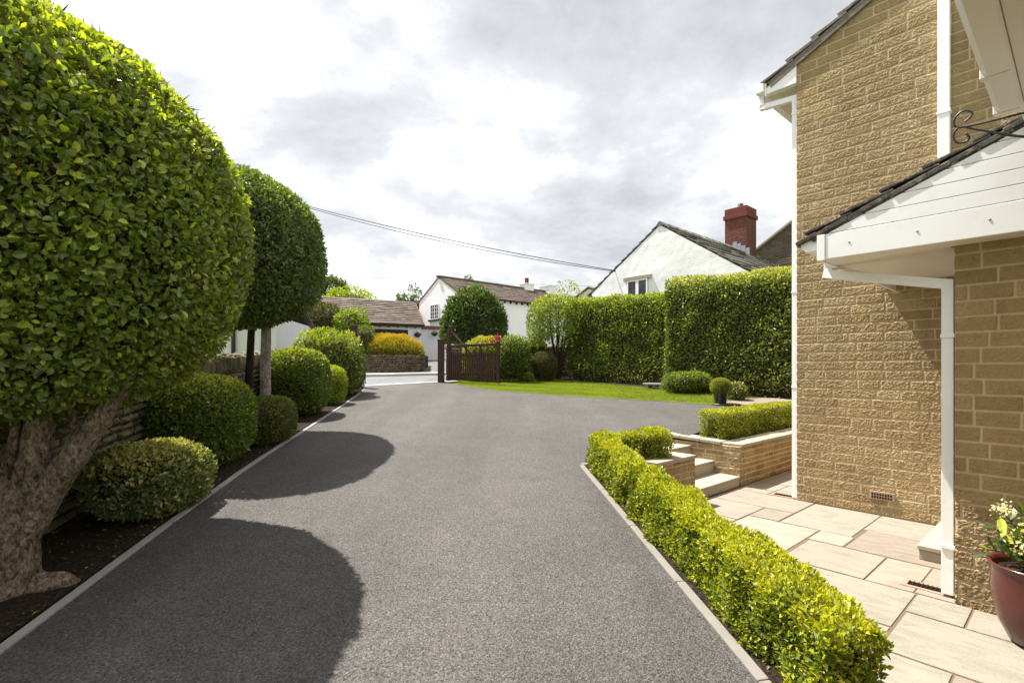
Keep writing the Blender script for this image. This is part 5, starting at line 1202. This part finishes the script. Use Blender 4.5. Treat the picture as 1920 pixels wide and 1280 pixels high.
# distant trees
def far_tree(name, label, u, Y, vtop, hw, m, n, size=.22, seed=1, hc=None, sparse=.42):
    g = zg(Y); zt = (HZ - vtop) / F * Y - g; r = hw * Y / F; hc = hc or r * .8
    t = thing(name, label, 'tree', (xt(u, Y), Y, g), 0, 'trees beyond the houses')
    limbs('trunk', t, M['bark_dark'], [(([(0, 0, -.1), (.05, 0, zt * .4), (.1, 0, zt - hc)], [.2, .16, .1], seed), dict(nseg=10, n=10)), (([(.05, 0, zt * .4), (r * .4, 0, zt - hc * .9)], [.1, .04], seed), dict(nseg=6, n=8)), (([(.05, 0, zt * .4), (-r * .4, .1, zt - hc * .9)], [.1, .04], seed + 1), dict(nseg=6, n=8))])
    P, N = blob_pts(n, (r, r * .8, hc), 2.1); P *= (.55 + .45 * rng.random(n) ** .5)[:, None] * (.78 + .44 * fnoise(P / r, 2.6, seed, 2))[:, None]
    keep = fnoise(P / r, 3.2, seed + 5, 2) > sparse; P, N = P[keep], N[keep]
    foliage('crown', t, m, P + np.array([0, 0, zt - hc * .98]), N, size, .55, depth=.0, lump=.1, young=.12, ytop=1.2, seed=seed)
far_tree('far_tree', 'tall pale green tree beyond the garage, partly hidden by the dark clipped tree', 622, 48, 520, 30, 'far_tree', 3600, .24, 121)
bush('far_bush', 'wide yellow-green rounded treetop above the garage roof', 'tree', 655, 40, (2.55, 1.8), (HZ - 540) / F * 40 - zg(40), 'lime', .17, 9000, 2.4, young=.25, depth=.4, lump=.35, lscale=1.2, seed=122, group='trees beyond the houses')
far_tree('far_tree', 'grey-green leafy tree beyond the red-roofed extension, left of the cottage gable', 768, 46, 538, 28, 'far_tree', 4200, .22, 123, hc=2.2)
far_tree('far_tree', 'small round treetop peeping over the cottage ridge', 878, 52, 513, 10, 'far_tree', 900, .2, 124, hc=1.2, sparse=.3)
far_tree('far_tree', 'thin twiggy yellow-green tree behind the cottage chimney end', 1062, 42, 524, 30, 'yellow_shrub', 1500, .17, 125, hc=1.5, sparse=.5)

# overhead cables
def cable(name, label, p, q, sag, r=.018):
    t = np.linspace(0, 1, 40); p = np.array(p); q = np.array(q); mid = (p + q) / 2
    mb = MB(); mb.tube([p + (q - p) * s - np.array([0, 0, sag * 4 * s * (1 - s)]) - p for s in t], r, 6)
    o = mb.build(name, M['cable']); o.location = tuple(p); props(o, label, 'cable', 'overhead cables')
cable('overhead_cable', 'upper of the two grey overhead cables sweeping down to the white house gable', px(380, 330, 24), px(1158, 508, 21.6), .35)
cable('overhead_cable', 'lower of the two grey overhead cables sweeping down to the white house gable', px(380, 326, 24), px(1158, 509.5, 21.6), .52, .014)
cable('overhead_cable', 'faint thin cable low in the sky, passing above the cottage roof', px(480, 505, 60), px(1140, 537, 52), .3, .012)

# ================================================================ lift everything so that the drive under the camera is z = 0
for o in TOPS: o.location.z += EYE

# ================================================================ camera, light, sky
cam = bpy.data.cameras.new('camera'); co = bpy.data.objects.new('camera', cam); COL.objects.link(co)
cam.sensor_width = 36; cam.sensor_fit = 'HORIZONTAL'; cam.lens = 36 * F / 1920; cam.shift_y = (HZ - 640) / 1920; cam.clip_end = 2000; cam.clip_start = .05
co.location = (0, 0, EYE); co.rotation_euler = (math.radians(90), 0, 0); SC.camera = co

SUN_AZ = np.array([-.82, .572]); EL = math.radians(63)
s = np.array([*(nrm(SUN_AZ) * math.cos(EL)), math.sin(EL)])
sl = bpy.data.lights.new('sun', 'SUN'); sl.energy = 5.0; sl.angle = math.radians(.55); sl.color = (1., .955, .88)
so = bpy.data.objects.new('sun', sl); COL.objects.link(so); so.rotation_euler = Vector(s).to_track_quat('Z', 'Y').to_euler(); so.location = (0, 0, 30)

wd = bpy.data.worlds.new('World'); SC.world = wd; wd.use_nodes = True; nt = wd.node_tree; nt.nodes.clear()
sky = nd(nt, 'ShaderNodeTexSky', sky_type='NISHITA', sun_disc=False, sun_elevation=EL, sun_rotation=math.atan2(SUN_AZ[0], SUN_AZ[1]))
bg1 = nd(nt, 'ShaderNodeBackground', {'Color': sky.outputs[0], 'Strength': .10})
tc = nd(nt, 'ShaderNodeTexCoord').outputs['Generated']
sx = nd(nt, 'ShaderNodeSeparateXYZ', {0: tc})
dz = math_(nt, 'ADD', math_(nt, 'MAXIMUM', sx.outputs[2], 0.), .30)
cxy = nd(nt, 'ShaderNodeCombineXYZ', {0: math_(nt, 'DIVIDE', sx.outputs[0], dz), 1: math_(nt, 'DIVIDE', sx.outputs[1], dz), 2: 8.9}).outputs[0]
n1 = noise(nt, cxy, 1.05, 12, .56, .2); n2 = noise(nt, cxy, 4.2, 12, .66, .1)
nn_ = math_(nt, 'ADD', math_(nt, 'MULTIPLY', n1, .80), math_(nt, 'MULTIPLY', n2, .20))
sd_ = nd(nt, 'ShaderNodeVectorMath', {0: tc, 1: tuple(s)}, operation='DOT_PRODUCT').outputs['Value']
glow = math_(nt, 'POWER', math_(nt, 'MAXIMUM', sd_, 0.), 2.5)
nn_ = math_(nt, 'SUBTRACT', nn_, math_(nt, 'MULTIPLY', glow, .095))
cc = ramp(nt, nn_, [(.435, (1.0, 1.0, 1.0)), (.475, (.82, .825, .835)), (.53, (.60, .604, .614)), (.62, (.43, .434, .445))])
bg2 = nd(nt, 'ShaderNodeBackground', {'Color': cc, 'Strength': .62})
ms = nd(nt, 'ShaderNodeMixShader', {0: .93, 1: bg1.outputs[0], 2: bg2.outputs[0]})
nd(nt, 'ShaderNodeOutputWorld', {'Surface': ms.outputs[0]})

vs = SC.view_settings; vs.view_transform = 'Standard'; vs.look = 'None'; vs.exposure = 1.27; vs.gamma = 1
